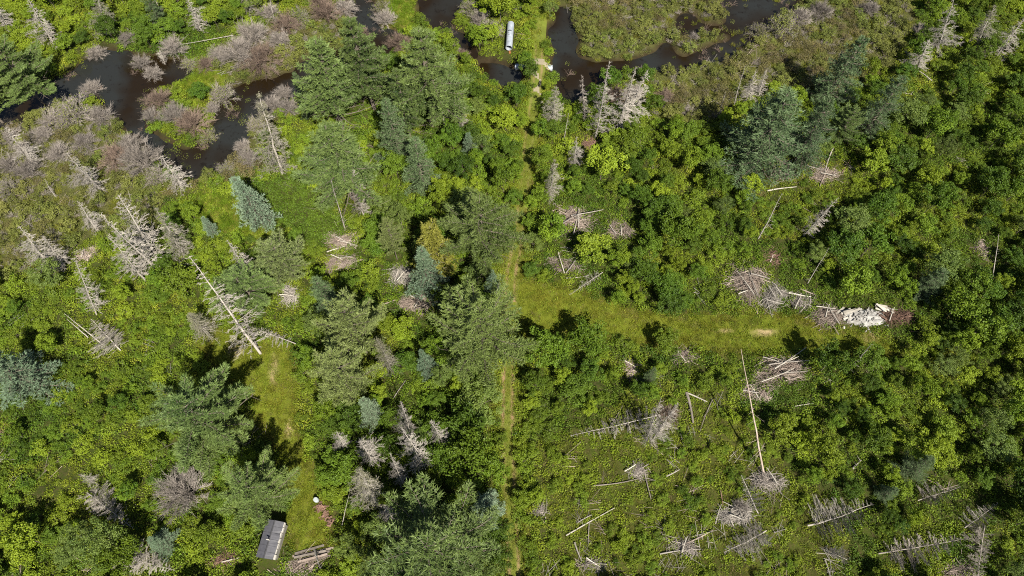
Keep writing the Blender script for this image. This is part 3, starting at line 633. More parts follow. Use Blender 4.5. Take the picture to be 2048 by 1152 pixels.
DEAD = [
 ('dead0', 50, -4, 112, 92, 30, 'leaning dead fir top left, above the stream'),
 ('lichen', 192, -30, 216, 74, 26, 'grey-olive dying fir at the top, left of the pond'),
 ('bare0', 306, -14, 326, 40, 12, 'thin bare stem at the top edge above the pond'),
 ('dead1', 372, -8, 404, 64, 22, 'silver dead fir at the top edge above the floating log'),
 ('dead2', 482, -24, 503, 24, 18, 'small dead fir cut by the top edge, left of the pair'),
 ('bare1', 536, -16, 549, 40, 12, 'thin dead stem at the top edge right of the silver fir'),
 ('dead0', -6, 12, 20, 62, 26, 'dead fir cut by the top left corner'),
 ('fuzzy0', 14, 258, 72, 334, 30, 'bleached dead fir on the left bank marsh, lowest at the left edge'),
 ('dead1', 136, 308, 202, 382, 32, 'bleached dead fir alone in the olive marsh'),
 ('dead2', 322, 314, 366, 376, 26, 'dead fir on the bank at the bottom of the stream loop'),
 ('bare0', 90, 360, 112, 394, 14, 'small dead stem in the olive marsh'),
 ('lichen', 522, 188, 566, 350, 40, 'tall lichen-grey dying fir right of the stream loop'),
 ('dead0', 40, 452, 106, 538, 30, 'dead fir left of a pair, far left'),
 ('dead2', 88, 474, 132, 536, 24, 'dead fir right of a pair, far left'),
 ('dead1', 156, 404, 196, 464, 20, 'small dead fir left of the tall dead trio'),
 ('fuzzy0', 234, 388, 316, 514, 44, 'largest of the tall dead trio in the left marsh, upper right one'),
 ('dead0', 206, 428, 318, 545, 34, 'middle one of the tall dead trio in the left marsh'),
 ('dead2', 218, 470, 292, 562, 28, 'lowest of the tall dead trio in the left marsh'),
 ('lichen', 312, 416, 372, 514, 30, 'shaggy grey dead fir right of the dead trio'),
 ('fuzzy1', 150, 518, 196, 632, 26, 'crooked dead fir standing above the fallen trunks, left'),
 ('dead1', 454, 480, 512, 570, 30, 'dead fir leaning over the flat-topped pine'),
 ('dead0', 376, 516, 522, 708, 44, 'longest dead trunk, ending at the head of the grass path'),
 ('bare1', 664, 362, 690, 458, 16, 'bare dead trunk below the wide pine, left of two'),
 ('dead1', 706, 342, 728, 432, 24, 'dead trunk below the wide pine, right of two'),
 ('bare0', 880, 194, 890, 266, 14, 'bare narrow snag right of the dense pine'),
 ('dead2', 916, 194, 926, 264, 18, 'pale snag left of the track, nearer the culvert'),
 ('lichen', 1112, 178, 1102, 252, 26, 'olive-grey dying fir right of the track by the brown pool'),
 ('browndead', 1166, 150, 1170, 242, 24, 'brown dead fir at the edge of the brown pool'),
 ('dead0', 1222, 126, 1190, 278, 28, 'bleached leaning dead fir at the marsh edge, left of three'),
 ('dead1', 1272, 136, 1232, 270, 26, 'bleached leaning dead fir at the marsh edge, middle of three'),
 ('dead2', 1294, 144, 1248, 246, 30, 'bleached leaning dead fir at the marsh edge, right of three'),
 ('bare1', 1136, 228, 1128, 280, 12, 'small bare snag among bushes right of the track'),
 ('dead0', 1152, 280, 1147, 336, 18, 'short pale snag right of the track, below the small bare one'),
 ('lichen', 1108, 320, 1100, 398, 22, 'grey dying fir right of the track above the brush pile'),
 ('bare0', 1490, 132, 1468, 210, 12, 'thin pale snag behind the largest blue-green pine, left one'),
 ('dead1', 1512, 140, 1490, 206, 18, 'thin pale snag behind the largest blue-green pine, middle one'),
 ('dead2', 1532, 142, 1516, 196, 16, 'thin pale snag behind the largest blue-green pine, right one'),
 ('bare1', 1450, 184, 1438, 230, 10, 'tiny leaning snag left of the largest blue-green pine'),
 ('fuzzy1', 1908, 0, 1872, 106, 34, 'big shaggy dead fir top right, left of three'),
 ('lichen', 1984, 14, 1942, 110, 28, 'shaggy dead fir top right, middle of three'),
 ('dead0', 2046, 34, 1990, 116, 26, 'dead fir at the right edge, right of three'),
 ('dead2', 1856, 84, 1830, 146, 28, 'grey dead fir just below the shaggy one, top right'),
 ('bare0', 1564, 388, 1516, 478, 16, 'thin leaning snag left of a pair above the brush piles'),
 ('dead1', 1676, 396, 1606, 474, 18, 'leaning dead fir right of a pair above the brush piles'),
 ('bare1', 1656, 496, 1614, 568, 12, 'dark thin snag above the white debris'),
 ('bare0', 1742, 690, 1686, 750, 12, 'grey snag sticking out of bushes below the white debris'),
 ('thin', 1484, 698, 1528, 952, 42, 'tall brown dead stem leaning over the cut-over ground'),
 ('dead1', 1480, 952, 1514, 1028, 22, 'short dead stem beside the grey stick heap, lower right'),
 ('fuzzy0', 800, 806, 822, 868, 26, 'purplish dead fir, topmost of the dead cluster left of the track'),
 ('fuzzy1', 806, 860, 856, 932, 36, 'large shaggy dead fir in the dead cluster left of the track'),
 ('dead2', 862, 842, 894, 892, 22, 'dead fir, rightmost of the dead cluster left of the track'),
 ('fuzzy0', 722, 880, 752, 926, 36, 'purplish bushy dead fir in the dead cluster, upper left one'),
 ('lichen', 722, 940, 752, 1000, 40, 'pale shaggy dying fir, lowest of the dead cluster'),
 ('dead0', 782, 906, 808, 972, 18, 'narrow dead fir in the middle of the dead cluster'),
 ('fuzzy1', 772, 1012, 792, 1046, 28, 'small dead fir in deep shade above the biggest pine'),
 ('dead1', 676, 866, 692, 898, 20, 'small twisted dead fir at the left of the dead cluster'),
 ('fuzzy1', 1322, 796, 1292, 882, 26, 'left of two crossing grey snags on the cut-over ground'),
 ('fuzzy0', 1358, 806, 1302, 884, 26, 'right of two crossing grey snags on the cut-over ground'),
 ('fuzzy1', 158, 948, 190, 962, 14, 'small grey snag by the bottom left grass patch'),
 ('pole', 641, 1140, 629, 1098, 24, 'thin grey snag leaning beside the shed'),
 ('pole', 700, 990, 684, 1056, 8, 'thin pale pole standing right of the rotten wood heap'),
 ('bare1', 1996, 470, 1984, 560, 12, 'small grey snag near the right edge'),
]
for k, ut, vt, ub, vb, rp, lab in DEAD: standing(k, ut, vt, ub, vb, rp * (1.4 if k[:2] == 'de' else 1.25 if k[:2] in ('fu', 'li') else 1.0), lab)

FALLEN = [
 ('fall1', 243, 702, 184, 640, 34, 'fallen dead fir with branches fanned out to the right, left side'),
 ('bare0', 205, 688, 130, 628, 16, 'grey fallen trunk left of the fanned dead fir, lower of two'),
 ('pole', 178, 676, 134, 640, 10, 'short grey fallen trunk left of the fanned dead fir, upper of two'),
 ('dead2', 592, 688, 484, 648, 22, 'fallen fir with comb-like branches beside the longest dead trunk'),
 ('dead0', 1205, 546, 1138, 590, 16, 'small fallen fir lying into the side clearing'),
 ('fall0', 1312, 832, 1140, 874, 24, 'long grey fallen tree across the bushes, upper middle of the cut-over ground'),
 ('fall1', 176, 986, 268, 1056, 30, 'silver fallen fir near the bottom left grass patch'),
 ('fall1', 246, 1112, 352, 1140, 34, 'grey fallen fir at the bottom left edge'),
 ('fall0', 1612, 1052, 1744, 1010, 46, 'large pinkish grey fallen tree, lower right'),
 ('fall2', 1752, 1108, 1938, 1076, 34, 'long mossy grey fallen tree, lower right'),
 ('fall2', 1968, 1052, 1948, 1180, 28, 'dark fallen stem with branches at the bottom right corner'),
 ('fall1', 1928, 1056, 1994, 1006, 26, 'grey fallen tree above the mossy one, lower right'),
 ('fall2', 1832, 1002, 1916, 972, 24, 'grey-green fallen top in bushes, right of the pinkish fallen tree'),
 ('fall0', 1530, 1062, 1446, 1108, 34, 'fuzzy grey fallen top on the cut-over ground'),
 ('bare0', 1860, 166, 1826, 140, 12, 'dark fallen stem under the grey dead fir, top right'),
 ('fall1', 1690, 1120, 1636, 1096, 16, 'small grey fallen top below the pinkish fallen tree'),
 ('bare1', 468, 72, 330, 96, 10, 'pale log with branches lying across the pond'),
 ('dead2', 320, 100, 330, 128, 14, 'bleached branch top sticking up from the pond'),
]
for k, ub, vb, ut, vt, rp, lab in FALLEN: fallen(k, ub, vb, ut, vt, rp, lab)

# dead grey shrubs round the stream
GREY = [(180, 172, 30), (150, 232, 46), (108, 244, 40), (202, 236, 36), (88, 272, 26), (262, 292, 34), (288, 328, 42), (314, 352, 26), (232, 318, 40), (170, 285, 36), (322, 206, 36), (352, 238, 38), (388, 254, 34), (412, 268, 24), (306, 236, 22),
 (422, 216, 20), (442, 190, 26), (256, 76, 22), (186, 100, 26), (276, 120, 24), (302, 142, 20), (350, 100, 26), (376, 122, 22), (412, 132, 22), (484, 112, 40), (524, 120, 44), (506, 78, 32), (572, 56, 36), (602, 40, 26), (560, 86, 30), (440, 112, 24),
 (510, 250, 24), (484, 290, 22), (542, 210, 30), (562, 182, 26), (578, 216, 24), (500, 320, 26), (452, 334, 24), (655, 30, 36), (690, 18, 30), (722, 62, 22), (770, 40, 24), (800, 88, 30), (762, 14, 24), (958, 44, 28), (986, 64, 22), (938, 20, 22),
 (22, 272, 22), (50, 302, 30), (18, 332, 26), (62, 342, 30), (120, 310, 30), (20, 380, 26), (640, 6, 26), (540, 30, 24), (1230, 200, 26), (1270, 190, 28), (1330, 190, 24), (1560, 60, 30), (1600, 40, 26), (1640, 30, 24), (1520, 60, 22),
 (378, 985, 52), (1390, 70, 14), (1190, 190, 16), (1740, 20, 26), (1840, 60, 22), (905, 92, 16), (925, 110, 14), (640, 110, 24), (1340, 830, 30), (1480, 1012, 16)]
bare_named = []
for i, (u, v, rp) in enumerate(GREY):
    p = at(u, v, .6); Rr = rp * mpp(u, v) * .92
    k = ['grey0', 'mixed0', 'grey1', 'brown0', 'grey2', 'mixed1', 'grey1', 'mixed0', 'brown1', 'grey0'][(i * 7 + i // 3) % 10]; Rr *= random.uniform(.85, 1.15)
    if (u, v) == (378, 985): k = 'grey0'
    o = plant(k, 'bare_shrub', 'wide pinkish bare shrub beside the bushy pine above the shed', 'shrub', p[0], p[1], Rr * random.uniform(.55, 1.05), Rr, dz=.0 if ground(*p) > WATER_Z else WATER_Z - float(ground(*p)) - .1)
    if (u, v) != (378, 985): o['group'] = 'leafless shrubs round the stream and marsh'; bare_named.append((o, p[0], p[1], 'half-leafed grey shrub' if k[0] == 'm' else 'brown leafless shrub' if k[0] == 'b' else 'grey leafless shrub'))
    used_keepout.append((p[0], p[1], Rr * .7))

# ------------------------------------------------------------------ logs and brush piles
def log_mesh(L, r0, r1, wood, seed, bend=.03, stubs=3):
    r = np.random.default_rng(seed); t = np.linspace(0, 1, 7)
    pts = np.stack([t * L, np.sin(t * 3.1) * L * bend * r.uniform(-1, 1), np.sin(t * 5) * L * .01], 1)
    mb = MB(); tube(mb, pts, np.linspace(r0, r1, 7) * (1 + r.normal(size=7) * .06), 7, r.uniform(.3, .8))
    for _ in range(stubs):
        s = r.uniform(.15, .9); a = pts[0] + (pts[-1] - pts[0]) * s; d = unit(np.array([.4, r.normal(), abs(r.normal())])); sticks(mb, [a], [a + d * r.uniform(.25, .7)], r0 * .3, r0 * .12, .5, 4)
    return mb.mesh('log', M[wood], True)
def lay(o, A, B, za, zb):
    d = Vector((B[0] - A[0], B[1] - A[1], zb - za)); o.location = (A[0], A[1], za); o.rotation_mode = 'QUATERNION'
    o.rotation_quaternion = d.to_track_quat('X', 'Z')
LOGS = [
 (1132, 1071, 1229, 1016, .11, 'birch', 'long pale fallen pole on the cut-over ground near the track'),
 (1153, 1047, 1184, 1030, .10, 'deadwood', 'short pole parallel above the long pale fallen pole'),
 (1149, 1085, 1163, 1122, .14, 'deadwood', 'stubby grey log below the long pale fallen pole'),
 (1178, 1044, 1176, 1088, .09, 'deadwood_dark', 'dark stick crossing under the long pale fallen pole'),
 (1187, 972, 1280, 956, .10, 'deadwood_dark', 'dark slender log in the middle of the cut-over ground'),
 (1319, 1108, 1402, 1098, .11, 'deadwood', 'grey log low on the cut-over ground, left of the fuzzy top'),
 (1368, 1089, 1426, 1060, .15, 'slash', 'reddish broken log beside a dark heap on the cut-over ground'),
 (1333, 952, 1360, 938, .12, 'deadwood', 'short pale log in the middle of the cut-over ground'),
 (1430, 1048, 1443, 1008, .10, 'deadwood', 'upright-looking pale pole left of the grey stick heap'),
 (1286, 930, 1302, 998, .13, 'deadwood_dark', 'dark leaning stub in the middle of the cut-over ground'),
 (1372, 786, 1414, 804, .14, 'birch', 'pale short log at the top of the cut-over ground'),
 (1372, 786, 1386, 846, .26, 'deadwood_dark', 'thick dark broken trunk at the top of the cut-over ground'),
 (1424, 800, 1400, 862, .08, 'deadwood_dark', 'thin dark stick right of the thick dark broken trunk'),
 (1590, 812, 1628, 806, .08, 'birch', 'thin pale stick in bushes below the square brush pile'),
 (1533, 384, 1594, 372, .14, 'birch', 'white log lying below the largest blue-green pine'),
 (1602, 330, 1646, 340, .11, 'deadwood', 'pale log, upper of the jumble right of the white log'),
 (1666, 296, 1650, 345, .15, 'deadwood', 'grey leaning trunk under the young bright pine'),
 (1572, 300, 1554, 332, .10, 'deadwood_dark', 'dark short stem left of the parallel poles'),
 (1586, 316, 1566, 362, .10, 'deadwood', 'left of two parallel grey poles below the largest blue-green pine'),
 (1594, 318, 1572, 360, .09, 'deadwood', 'right of two parallel grey poles below the largest blue-green pine'),
 (1656, 336, 1640, 372, .13, 'slash', 'brown stub at the lower end of the jumble right of the white log'),
 (1700, 318, 1684, 345, .10, 'rotwood', 'reddish stick right of the jumble under the young bright pine'),
 (1602, 318, 1640, 352, .10, 'deadwood_dark', 'dark diagonal log in the jumble right of the white log'),
 (1132, 556, 1178, 550, .10, 'birch', 'pale log at the upper edge of the side clearing'),
 (1578, 585, 1622, 594, .17, 'birch', 'bright white log right of the large brush pile'),
 (1600, 578, 1632, 592, .14, 'slash', 'brown log just behind the bright white log'),
 (1804, 188, 1822, 191, .10, 'birch', 'tiny white log right of the marsh pines'),
 (654, 504, 690, 492, .12, 'birch', 'pale log on the small slash patch under the wide pine'),
 (660, 530, 696, 512, .12, 'slash', 'brown log on the lower slash patch under the wide pine'),
 (764, 610, 792, 600, .13, 'slash', 'brown log in the gap left of the spreading trackside pine'),
 (787, 797, 812, 760, .07, 'deadwood', 'thin pale stick right of the bright blue-green spruce'),
 (1704, 938, 1722, 920, .16, 'deadwood', 'grey stub standing in bushes on the right'),
 (1216, 858, 1246, 810, .06, 'deadwood_dark', 'thin dark stick in bushes at the left of the cut-over ground'),
 (1440, 975, 1446, 1010, .10, 'rotwood', 'orange-brown rotten stick on the cut-over ground'),
 (1545, 1066, 1572, 1058, .06, 'deadwood', 'thin stick right of the fuzzy grey fallen top'),
 (1648, 1120, 1660, 1160, .13, 'deadwood', 'grey log at the bottom edge below the pinkish fallen tree'),
 (40, 155, 8, 182, .10, 'deadwood_dark', 'dark log lying in the stream at the left edge'),
]
for i, (u0, v0, u1, v1, r0, wood, lab) in enumerate(LOGS):
    A = at(u0, v0, .3); B = at(u1, v1, .5); L = float(np.hypot(*(B - A)))
    za = float(max(ground(*A), WATER_Z)) + .14; zb = float(max(ground(*B), WATER_Z)) + .30
    o = obj('fallen_log', log_mesh(L, r0 * .8, r0 * .4, wood, 500 + i)); lay(o, A, B, za, zb); tag(o, lab, 'log')
    for f in (0, .25, .5, .75, 1):
        q = A + (B - A) * f; used_keepout.append((q[0], q[1], .7)); used_keepout.append((q[0], q[1] - 1.0, .7))
def brush(u, v, ru, rv, h, label, wood='slash', n=260, logs=4, ang=None, stick=1.8, logw=None):
    r = np.random.default_rng(int(u * 7 + v)); p = at(u, v, 0); a = ru * mpp(u, v); q = at(u, v - rv, 0); b = abs(float(q[1] - p[1]))
    o = thing('brush_pile', label, 'brush pile', (p[0], p[1], float(ground(*p)) - .05)); mb = MB()
    nb = 5; bx = r.uniform(-.62, .62, nb) * a; by = r.uniform(-.55, .55, nb) * b; bs = r.uniform(.38, .7, nb); ba = r.uniform(0, 3.14, nb)
    def spot(m_):
        k_ = r.integers(0, nb, m_); g = r.normal(size=(m_, 2)) * .55; rr = np.hypot(g[:, 0], g[:, 1])
        return bx[k_] + g[:, 0] * bs[k_] * a, by[k_] + g[:, 1] * bs[k_] * b, h * np.exp(-rr ** 2 * 1.2) * r.uniform(.05, 1.0, m_) * (bs[k_] / .7) + .05, k_
    n = int(n * (1.7 if wood != 'greytwig' else 1.0)); x, y, zz, k_ = spot(n)
    az = ba[k_] + r.normal(size=n) * .7 if ang is None else ang + r.normal(size=n) * .5; el = r.normal(size=n) * .16; L = stick * r.lognormal(-.55, .5, n)
    d = np.stack([np.cos(az) * np.cos(el), np.sin(az) * np.cos(el), np.sin(el)], 1) * L[:, None] * .5; c = np.stack([x, y, zz], 1)
    rad = .022 * r.lognormal(0, .5, n)
    A = c - d; B = c + d; A[:, 2] = np.maximum(A[:, 2], .0); C_ = c + r.normal(size=c.shape) * L[:, None] * np.array([.09, .09, .05]); vv = r.uniform(0, 1, n); sticks(mb, A, C_, rad, rad * .8, vv, 4); sticks(mb, C_, B, rad * .8, rad * .4, vv, 4)
    k = n * 2; x, y, zz, k_ = spot(k); c = np.stack([x, y, zz * .8], 1)
    d = unit(r.normal(size=(k, 3)) * np.array([1, 1, .35])) * r.uniform(.1, .32, k)[:, None]; sticks(mb, c - d, c + d, .013, .008, r.uniform(0, 1, k))
    tag(obj('twigs', mb.mesh('twigs', M[wood]), o), kind='stuff')
    for i in range(logs):
        L = r.uniform(.7, 1.3) * a * 1.1; az_ = r.uniform(-.6, .6) + (r.choice([0, 1.57]) if ang is None else ang)
        c = obj('log', log_mesh(L, .075, .04, logw or ('deadwood' if i % 3 else 'birch'), 900 + i + int(u)), o); c.rotation_euler = (0, r.normal() * .1, az_)
        c.location = (r.uniform(-.5, .4) * a - math.cos(az_) * L * .4, r.uniform(-.5, .5) * b - math.sin(az_) * L * .4, h * r.uniform(.75, 1.0))
    for q in range(nb if wood != 'greytwig' else 0): bare_spots.append((p[0] + bx[q], p[1] + by[q], min(a, b) * bs[q] * .6))
    for f in (-.6, 0, .6): used_keepout.append((p[0] + a * f, p[1], max(b, .5 * a) + .3)); used_keepout.append((p[0] + a * f, p[1] - b - .8, 1.1))
    return o
brush(1158, 436, 46, 36, .9, 'pinkish brush pile beside the track above the side clearing, larger of two', n=330)
brush(1238, 460, 26, 20, .7, 'small brown brush pile right of the larger pinkish one', 'slash', 180, 2)
brush(1132, 530, 34, 18, .6, 'small slash heap at the upper left corner of the side clearing', n=170, logs=2)
brush(1500, 572, 44, 36, 1.1, 'largest brown brush pile above the side clearing', n=420, logs=4)
brush(1550, 598, 30, 28, .9, 'greyer brush heap touching the largest brown brush pile', 'deadwood', 240, 3)
brush(1600, 606, 30, 16, .6, 'thin dark slash heap between two brush piles', 'greytwig', 160, 1)
brush(1654, 630, 32, 28, .9, 'brown brush heap left of the white debris', n=300, logs=4)
brush(1788, 634, 30, 18, .8, 'reddish brush heap right of the white debris', 'rotwood', 220, 1)
brush(1556, 742, 58, 36, 1.2, 'square grey stick pile with long crossing poles below the side clearing', 'slash', 420, 6, ang=.0, stick=1.7)
brush(1508, 790, 34, 22, .5, 'loose slash strewn left below the square stick pile', 'slash', 160, 2)
brush(684, 484, 34, 20, .6, 'small slash patch under the wide pine, upper of two', 'slash', 220, 2)
brush(680, 524, 30, 16, .5, 'small slash patch under the wide pine, lower of two', 'slash', 180, 2)
brush(580, 588, 24, 20, .7, 'grey stick heap below the pale yellow-green pine', 'deadwood', 200, 2)
brush(572, 546, 20, 14, .7, 'grey stick heap inside the pale yellow-green pine', 'deadwood', 160, 1)
brush(800, 556, 22, 22, .8, 'dark stick heap at the foot of the high-crowned pine', 'deadwood', 220, 2)
brush(830, 606, 28, 20, .7, 'shaded slash in the gap left of the spreading pine', 'slash', 200, 2)
brush(178, 508, 18, 16, .5, 'small brown slash heap beside the dead trio', 'slash', 130, 1)
brush(1538, 964, 30, 20, 1.3, 'dark upturned root heap at the foot of the tall brown stem', 'greytwig', 320, 1)
brush(1468, 1032, 30, 24, .8, 'grey stick heap of radiating branches, lower right', 'deadwood', 260, 2)
brush(1912, 1140, 28, 20, .7, 'brown brush heap at the bottom right edge', 'slash', 220, 1)
brush(1176, 292, 14, 12, .8, 'little red-brown twig mound right of the track', 'rotwood', 160, 0)
brush(1366, 716, 30, 12, .5, 'shaded slash strip below the side clearing', 'slash', 170, 1)
brush(1258, 736, 18, 16, .4, 'dark slash in a bush gap below the side clearing', 'slash', 120, 1)
brush(1264, 940, 26, 20, .5, 'scattered dark sticks in the middle of the cut-over ground', 'greytwig', 150, 1)
brush(1362, 1098, 30, 18, .5, 'dark stick heap at the bottom of the cut-over ground', 'greytwig', 170, 1)
brush(1080, 1022, 12, 10, .4, 'small grey twig heap right of the track, near the bottom', 'greytwig', 90, 0)
brush(606, 1138, 38, 16, .5, 'tangled grey branches below the plank stack by the shed', 'slash', 160, 0)
brush(450, 1120, 26, 20, .5, 'brown slash left of the shed', 'rotwood', 130, 1)
brush(1180, 1130, 24, 16, .5, 'small stick heap near the bottom, right of the track', 'greytwig', 120, 1)
brush(8, 865, 14, 12, .3, 'orange-brown slash at the left edge', 'rotwood', 90, 0)
brush(1960, 500, 14, 22, .4, 'brown slash gap near the right edge', 'slash', 110, 0)
brush(1555, 345, 40, 22, .4, 'loose slash under the largest blue-green pine', 'slash', 200, 1)
brush(1650, 350, 34, 18, .4, 'loose slash under the young bright pine', 'slash', 170, 1)
brush(1546, 520, 14, 22, .3, 'dark slash gap above the largest brown brush pile', 'rotwood', 110, 1)

# ------------------------------------------------------------------ white debris heap
def chunk(r, sx, sy, sz):
    mb = MB(); n = 7; an = np.sort(r.uniform(0, 6.28, n)); rad = r.uniform(.6, 1.0, n)
    bx, by = np.cos(an) * rad * sx, np.sin(an) * rad * sy
    v = np.concatenate([np.stack([bx, by, np.zeros(n)], 1), np.stack([bx * .85, by * .85, sz * r.uniform(.6, 1.2, n)], 1), [[0, 0, sz * 1.1]]])
    mb.add(v, [(i, (i + 1) % n, n + (i + 1) % n, n + i) for i in range(n)], r.uniform(0, 1)); m2 = mb.n
    mb.add(v[n:], [(i, (i + 1) % n, n) for i in range(n)], r.uniform(0, 1)); return mb
M['rubble'] = solid('white_rubble', (.13, .12, .108), (.42, .41, .395), 1.4, rough=.7, rnd=.12)
r = np.random.default_rng(5)
p = at(1722, 634, 0); o = thing('debris_heap', 'bright white rubble and board heap at the end of the side clearing', 'debris', (p[0], p[1], float(ground(*p))))
base = MB(); 
gx, gy = np.meshgrid(np.linspace(-1, 1, 15), np.linspace(-1, 1, 11)); q = np.clip(1 - (gx ** 2 + gy ** 2), -.3, 1); zz = .5 * np.maximum(q, 0) ** .6 + (vnoise(gx * 4 + 9, gy * 4, 8) - .5) * .35 * (q > 0) - .12
ii = (np.arange(10)[:, None] * 15 + np.arange(14)[None]).ravel(); ok = (q.ravel()[ii] > -.1)
base.add(np.stack([gx * 2.9 + .4, gy * 1.35 - .2, zz], -1), np.stack([ii, ii + 1, ii + 16, ii + 15], 1)[ok])
tag(obj('rubble_bed', base.mesh('rubble_bed', M['rubble']), o))
for i in range(80):
    c = obj('rubble_piece', chunk(r, r.uniform(.1, .42), r.uniform(.08, .26), r.uniform(.06, .18)).mesh('rubble_piece', M['rubble']), o)
    x, y = r.normal() * 1.5 + .4, r.normal() * .7 - .3; c.location = (x, y, .46 * max(0, 1 - (x / 3) ** 2 - (y / 1.4) ** 2) ** .6 - .05); c.rotation_euler = (r.normal() * .3, r.normal() * .3, r.uniform(0, 6.28))
for i in range(11):
    mb = MB(); L = r.uniform(1.2, 2.4); box(mb, 0, L, -.12, .12, 0, .09, r.uniform(0, 1)); c = obj('board', mb.mesh('board', M['birch']), o)
    s = -1 if i < 6 else 1
    c.location = (-3.0 + r.uniform(-.6, .5) if s < 0 else 2.0 + r.uniform(-.3, .6), (r.uniform(-.6, .5) if s < 0 else 1.3 + r.uniform(-.5, .3)), .25 + .12 * (i % 6)); c.rotation_euler = (r.normal() * .1, r.normal() * .1, (.45 if s < 0 else -.4) + r.normal() * .15)
bare_spots += [(p[0] + f, p[1], 1.3) for f in (-3, -1.5, 0, 1.5, 3)]
for f in (-3, -1, 1, 3): used_keepout.append((p[0] + f, p[1], 2.0)); used_keepout.append((p[0] + f, p[1] - 2, 1.4))

# ------------------------------------------------------------------ shed
M['roof'] = solid('dark_roofing', (.050, .050, .060), (.078, .078, .090), 2.5, rough=.6, rnd=.1, spec=.3)
M['ridge'] = solid('black_ridge', (.03, .03, .035), (.05, .05, .055), 4)
M['shedwall'] = solid('pale_siding', (.16, .15, .135), (.25, .235, .21), 1.5, bump=.2)
M['trim'] = solid('weathered_trim', (.26, .245, .22), (.38, .36, .33), 3)
EAVE = 2.0
c4 = [at(535.7, 1039.7, EAVE), at(571.6, 1045, EAVE), at(547.7, 1122, EAVE), at(514.8, 1113, EAVE)]
ctr = sum(c4) / 4; ax = unit((c4[0] + c4[1]) / 2 - (c4[2] + c4[3]) / 2); ln = float(np.linalg.norm((c4[0] + c4[1]) / 2 - (c4[2] + c4[3]) / 2)); wdt = float(np.linalg.norm((c4[1] + c4[2]) / 2 - (c4[0] + c4[3]) / 2))
ex = np.array([ax[1], -ax[0]]); shed = thing('shed', 'small shed with dark grey gabled roof beside the grass path', 'shed', (ctr[0], ctr[1], float(ground(*ctr)) - .1))
shed.rotation_euler = (0, 0, math.atan2(ax[1], ax[0]) - math.pi / 2)
hw, hl, rh = wdt / 2, ln / 2, .30
mb = MB(); wx_, wl_ = hw - .16, hl - .16
mb.add([(-wx_, -wl_, 0), (wx_, -wl_, 0), (wx_, wl_, 0), (-wx_, wl_, 0), (-wx_, -wl_, EAVE), (wx_, -wl_, EAVE), (wx_, wl_, EAVE), (-wx_, wl_, EAVE), (0, -wl_, EAVE + rh - .03), (0, wl_, EAVE + rh - .03)],
       [(0, 1, 5, 4), (1, 2, 6, 5), (2, 3, 7, 6), (3, 0, 4, 7)]); mb.add([(-wx_, -wl_, EAVE), (wx_, -wl_, EAVE), (0, -wl_, EAVE + rh - .03), (wx_, wl_, EAVE), (-wx_, wl_, EAVE), (0, wl_, EAVE + rh - .03)], [(0, 1, 2), (3, 4, 5)])
obj('wall', mb.mesh('wall', M['shedwall']), shed)
rr_ = np.random.default_rng(3)
for s in (-1, 1):
    mb = MB(); n = 14; ys = np.linspace(-hl, hl, n)
    e = np.full(n, hw) if s < 0 else hw - np.abs(rr_.normal(size=n)) * .05
    for z0, flip in ((0, 0), (-.05, 1)):
        v = np.concatenate([np.stack([np.full(n, .01 * s), ys, np.full(n, EAVE + rh + z0)], 1), np.stack([e * s, ys, np.full(n, EAVE - .02 + z0)], 1)])
        mb.add(v, [(i, i + 1, n + i + 1, n + i) for i in range(n - 1)], .5)
    mb.add([(.01 * s, -hl, EAVE + rh), (s * hw, -hl, EAVE - .02), (s * hw, -hl, EAVE - .07), (.01 * s, -hl, EAVE + rh - .05), (.01 * s, hl, EAVE + rh), (s * hw, hl, EAVE - .02), (s * hw, hl, EAVE - .07), (.01 * s, hl, EAVE + rh - .05)], [(0, 1, 2, 3), (4, 5, 6, 7)])
    rp_ = obj('roof_slope', mb.mesh('roof_slope', M['roof']), shed)
    for k in range(1, 6):
        y = -hl + 2 * hl * k / 6; q = MB(); q.add([(.02 * s, y - .015, EAVE + rh + .004), (.02 * s, y + .015, EAVE + rh + .004), (s * (hw - .05), y + .015, EAVE + .012), (s * (hw - .05), y - .015, EAVE + .012), (.02 * s, y, EAVE + rh + .02), (s * (hw - .05), y, EAVE + .028)], [(0, 4, 5, 3), (4, 1, 2, 5)])
        obj('roof_seam', q.mesh('roof_seam', M['roof']), rp_)
mb = MB(); mb.add([(-.09, -hl - .02, EAVE + rh - .012), (0, -hl - .02, EAVE + rh + .035), (.09, -hl - .02, EAVE + rh - .01), (-.09, hl + .02, EAVE + rh - .01), (0, hl + .02, EAVE + rh + .035), (.09, hl + .02, EAVE + rh - .01)], [(0, 1, 4, 3), (1, 2, 5, 4)])
obj('ridge_cap', mb.mesh('ridge_cap', M['ridge']), shed)
vp = MB(); tube(vp, [(.05, -.1, EAVE + rh - .05), (.05, -.1, EAVE + rh + .55)], .06, 10); v_ = obj('vent_pipe', vp.mesh('vent_pipe', M['trim'], True), shed)
vp = MB(); tube(vp, [(.05 - .16, -.1, EAVE + rh + .56), (.05 + .16, -.1, EAVE + rh + .56)], .06, 8); obj('vent_cap', vp.mesh('vent_cap', M['trim'], True), v_)
for k in range(7):                                     # ragged pale boards under the east eave
    y0 = -hl + 2 * hl * k / 7 + .03; y1 = y0 + 2 * hl / 7 - .06; q = MB(); box(q, hw - .12 + rr_.uniform(0, .05), hw + rr_.uniform(.02, .14), y0, y1, EAVE - rr_.uniform(.35, .6), EAVE - .09, rr_.uniform(0, 1))
    b_ = obj('fascia_board', q.mesh('fascia_board', M['trim']), shed)
q = MB(); box(q, -.38, .38, hl - .165, hl - .13, .1, 1.85); d_ = obj('door', q.mesh('door', M['trim']), shed)
q = MB(); tube(q, [(.28, hl - .13, 1.0), (.28, hl - .08, 1.0)], .03, 8); obj('door_knob', q.mesh('door_knob', M['ridge'], True), d_)
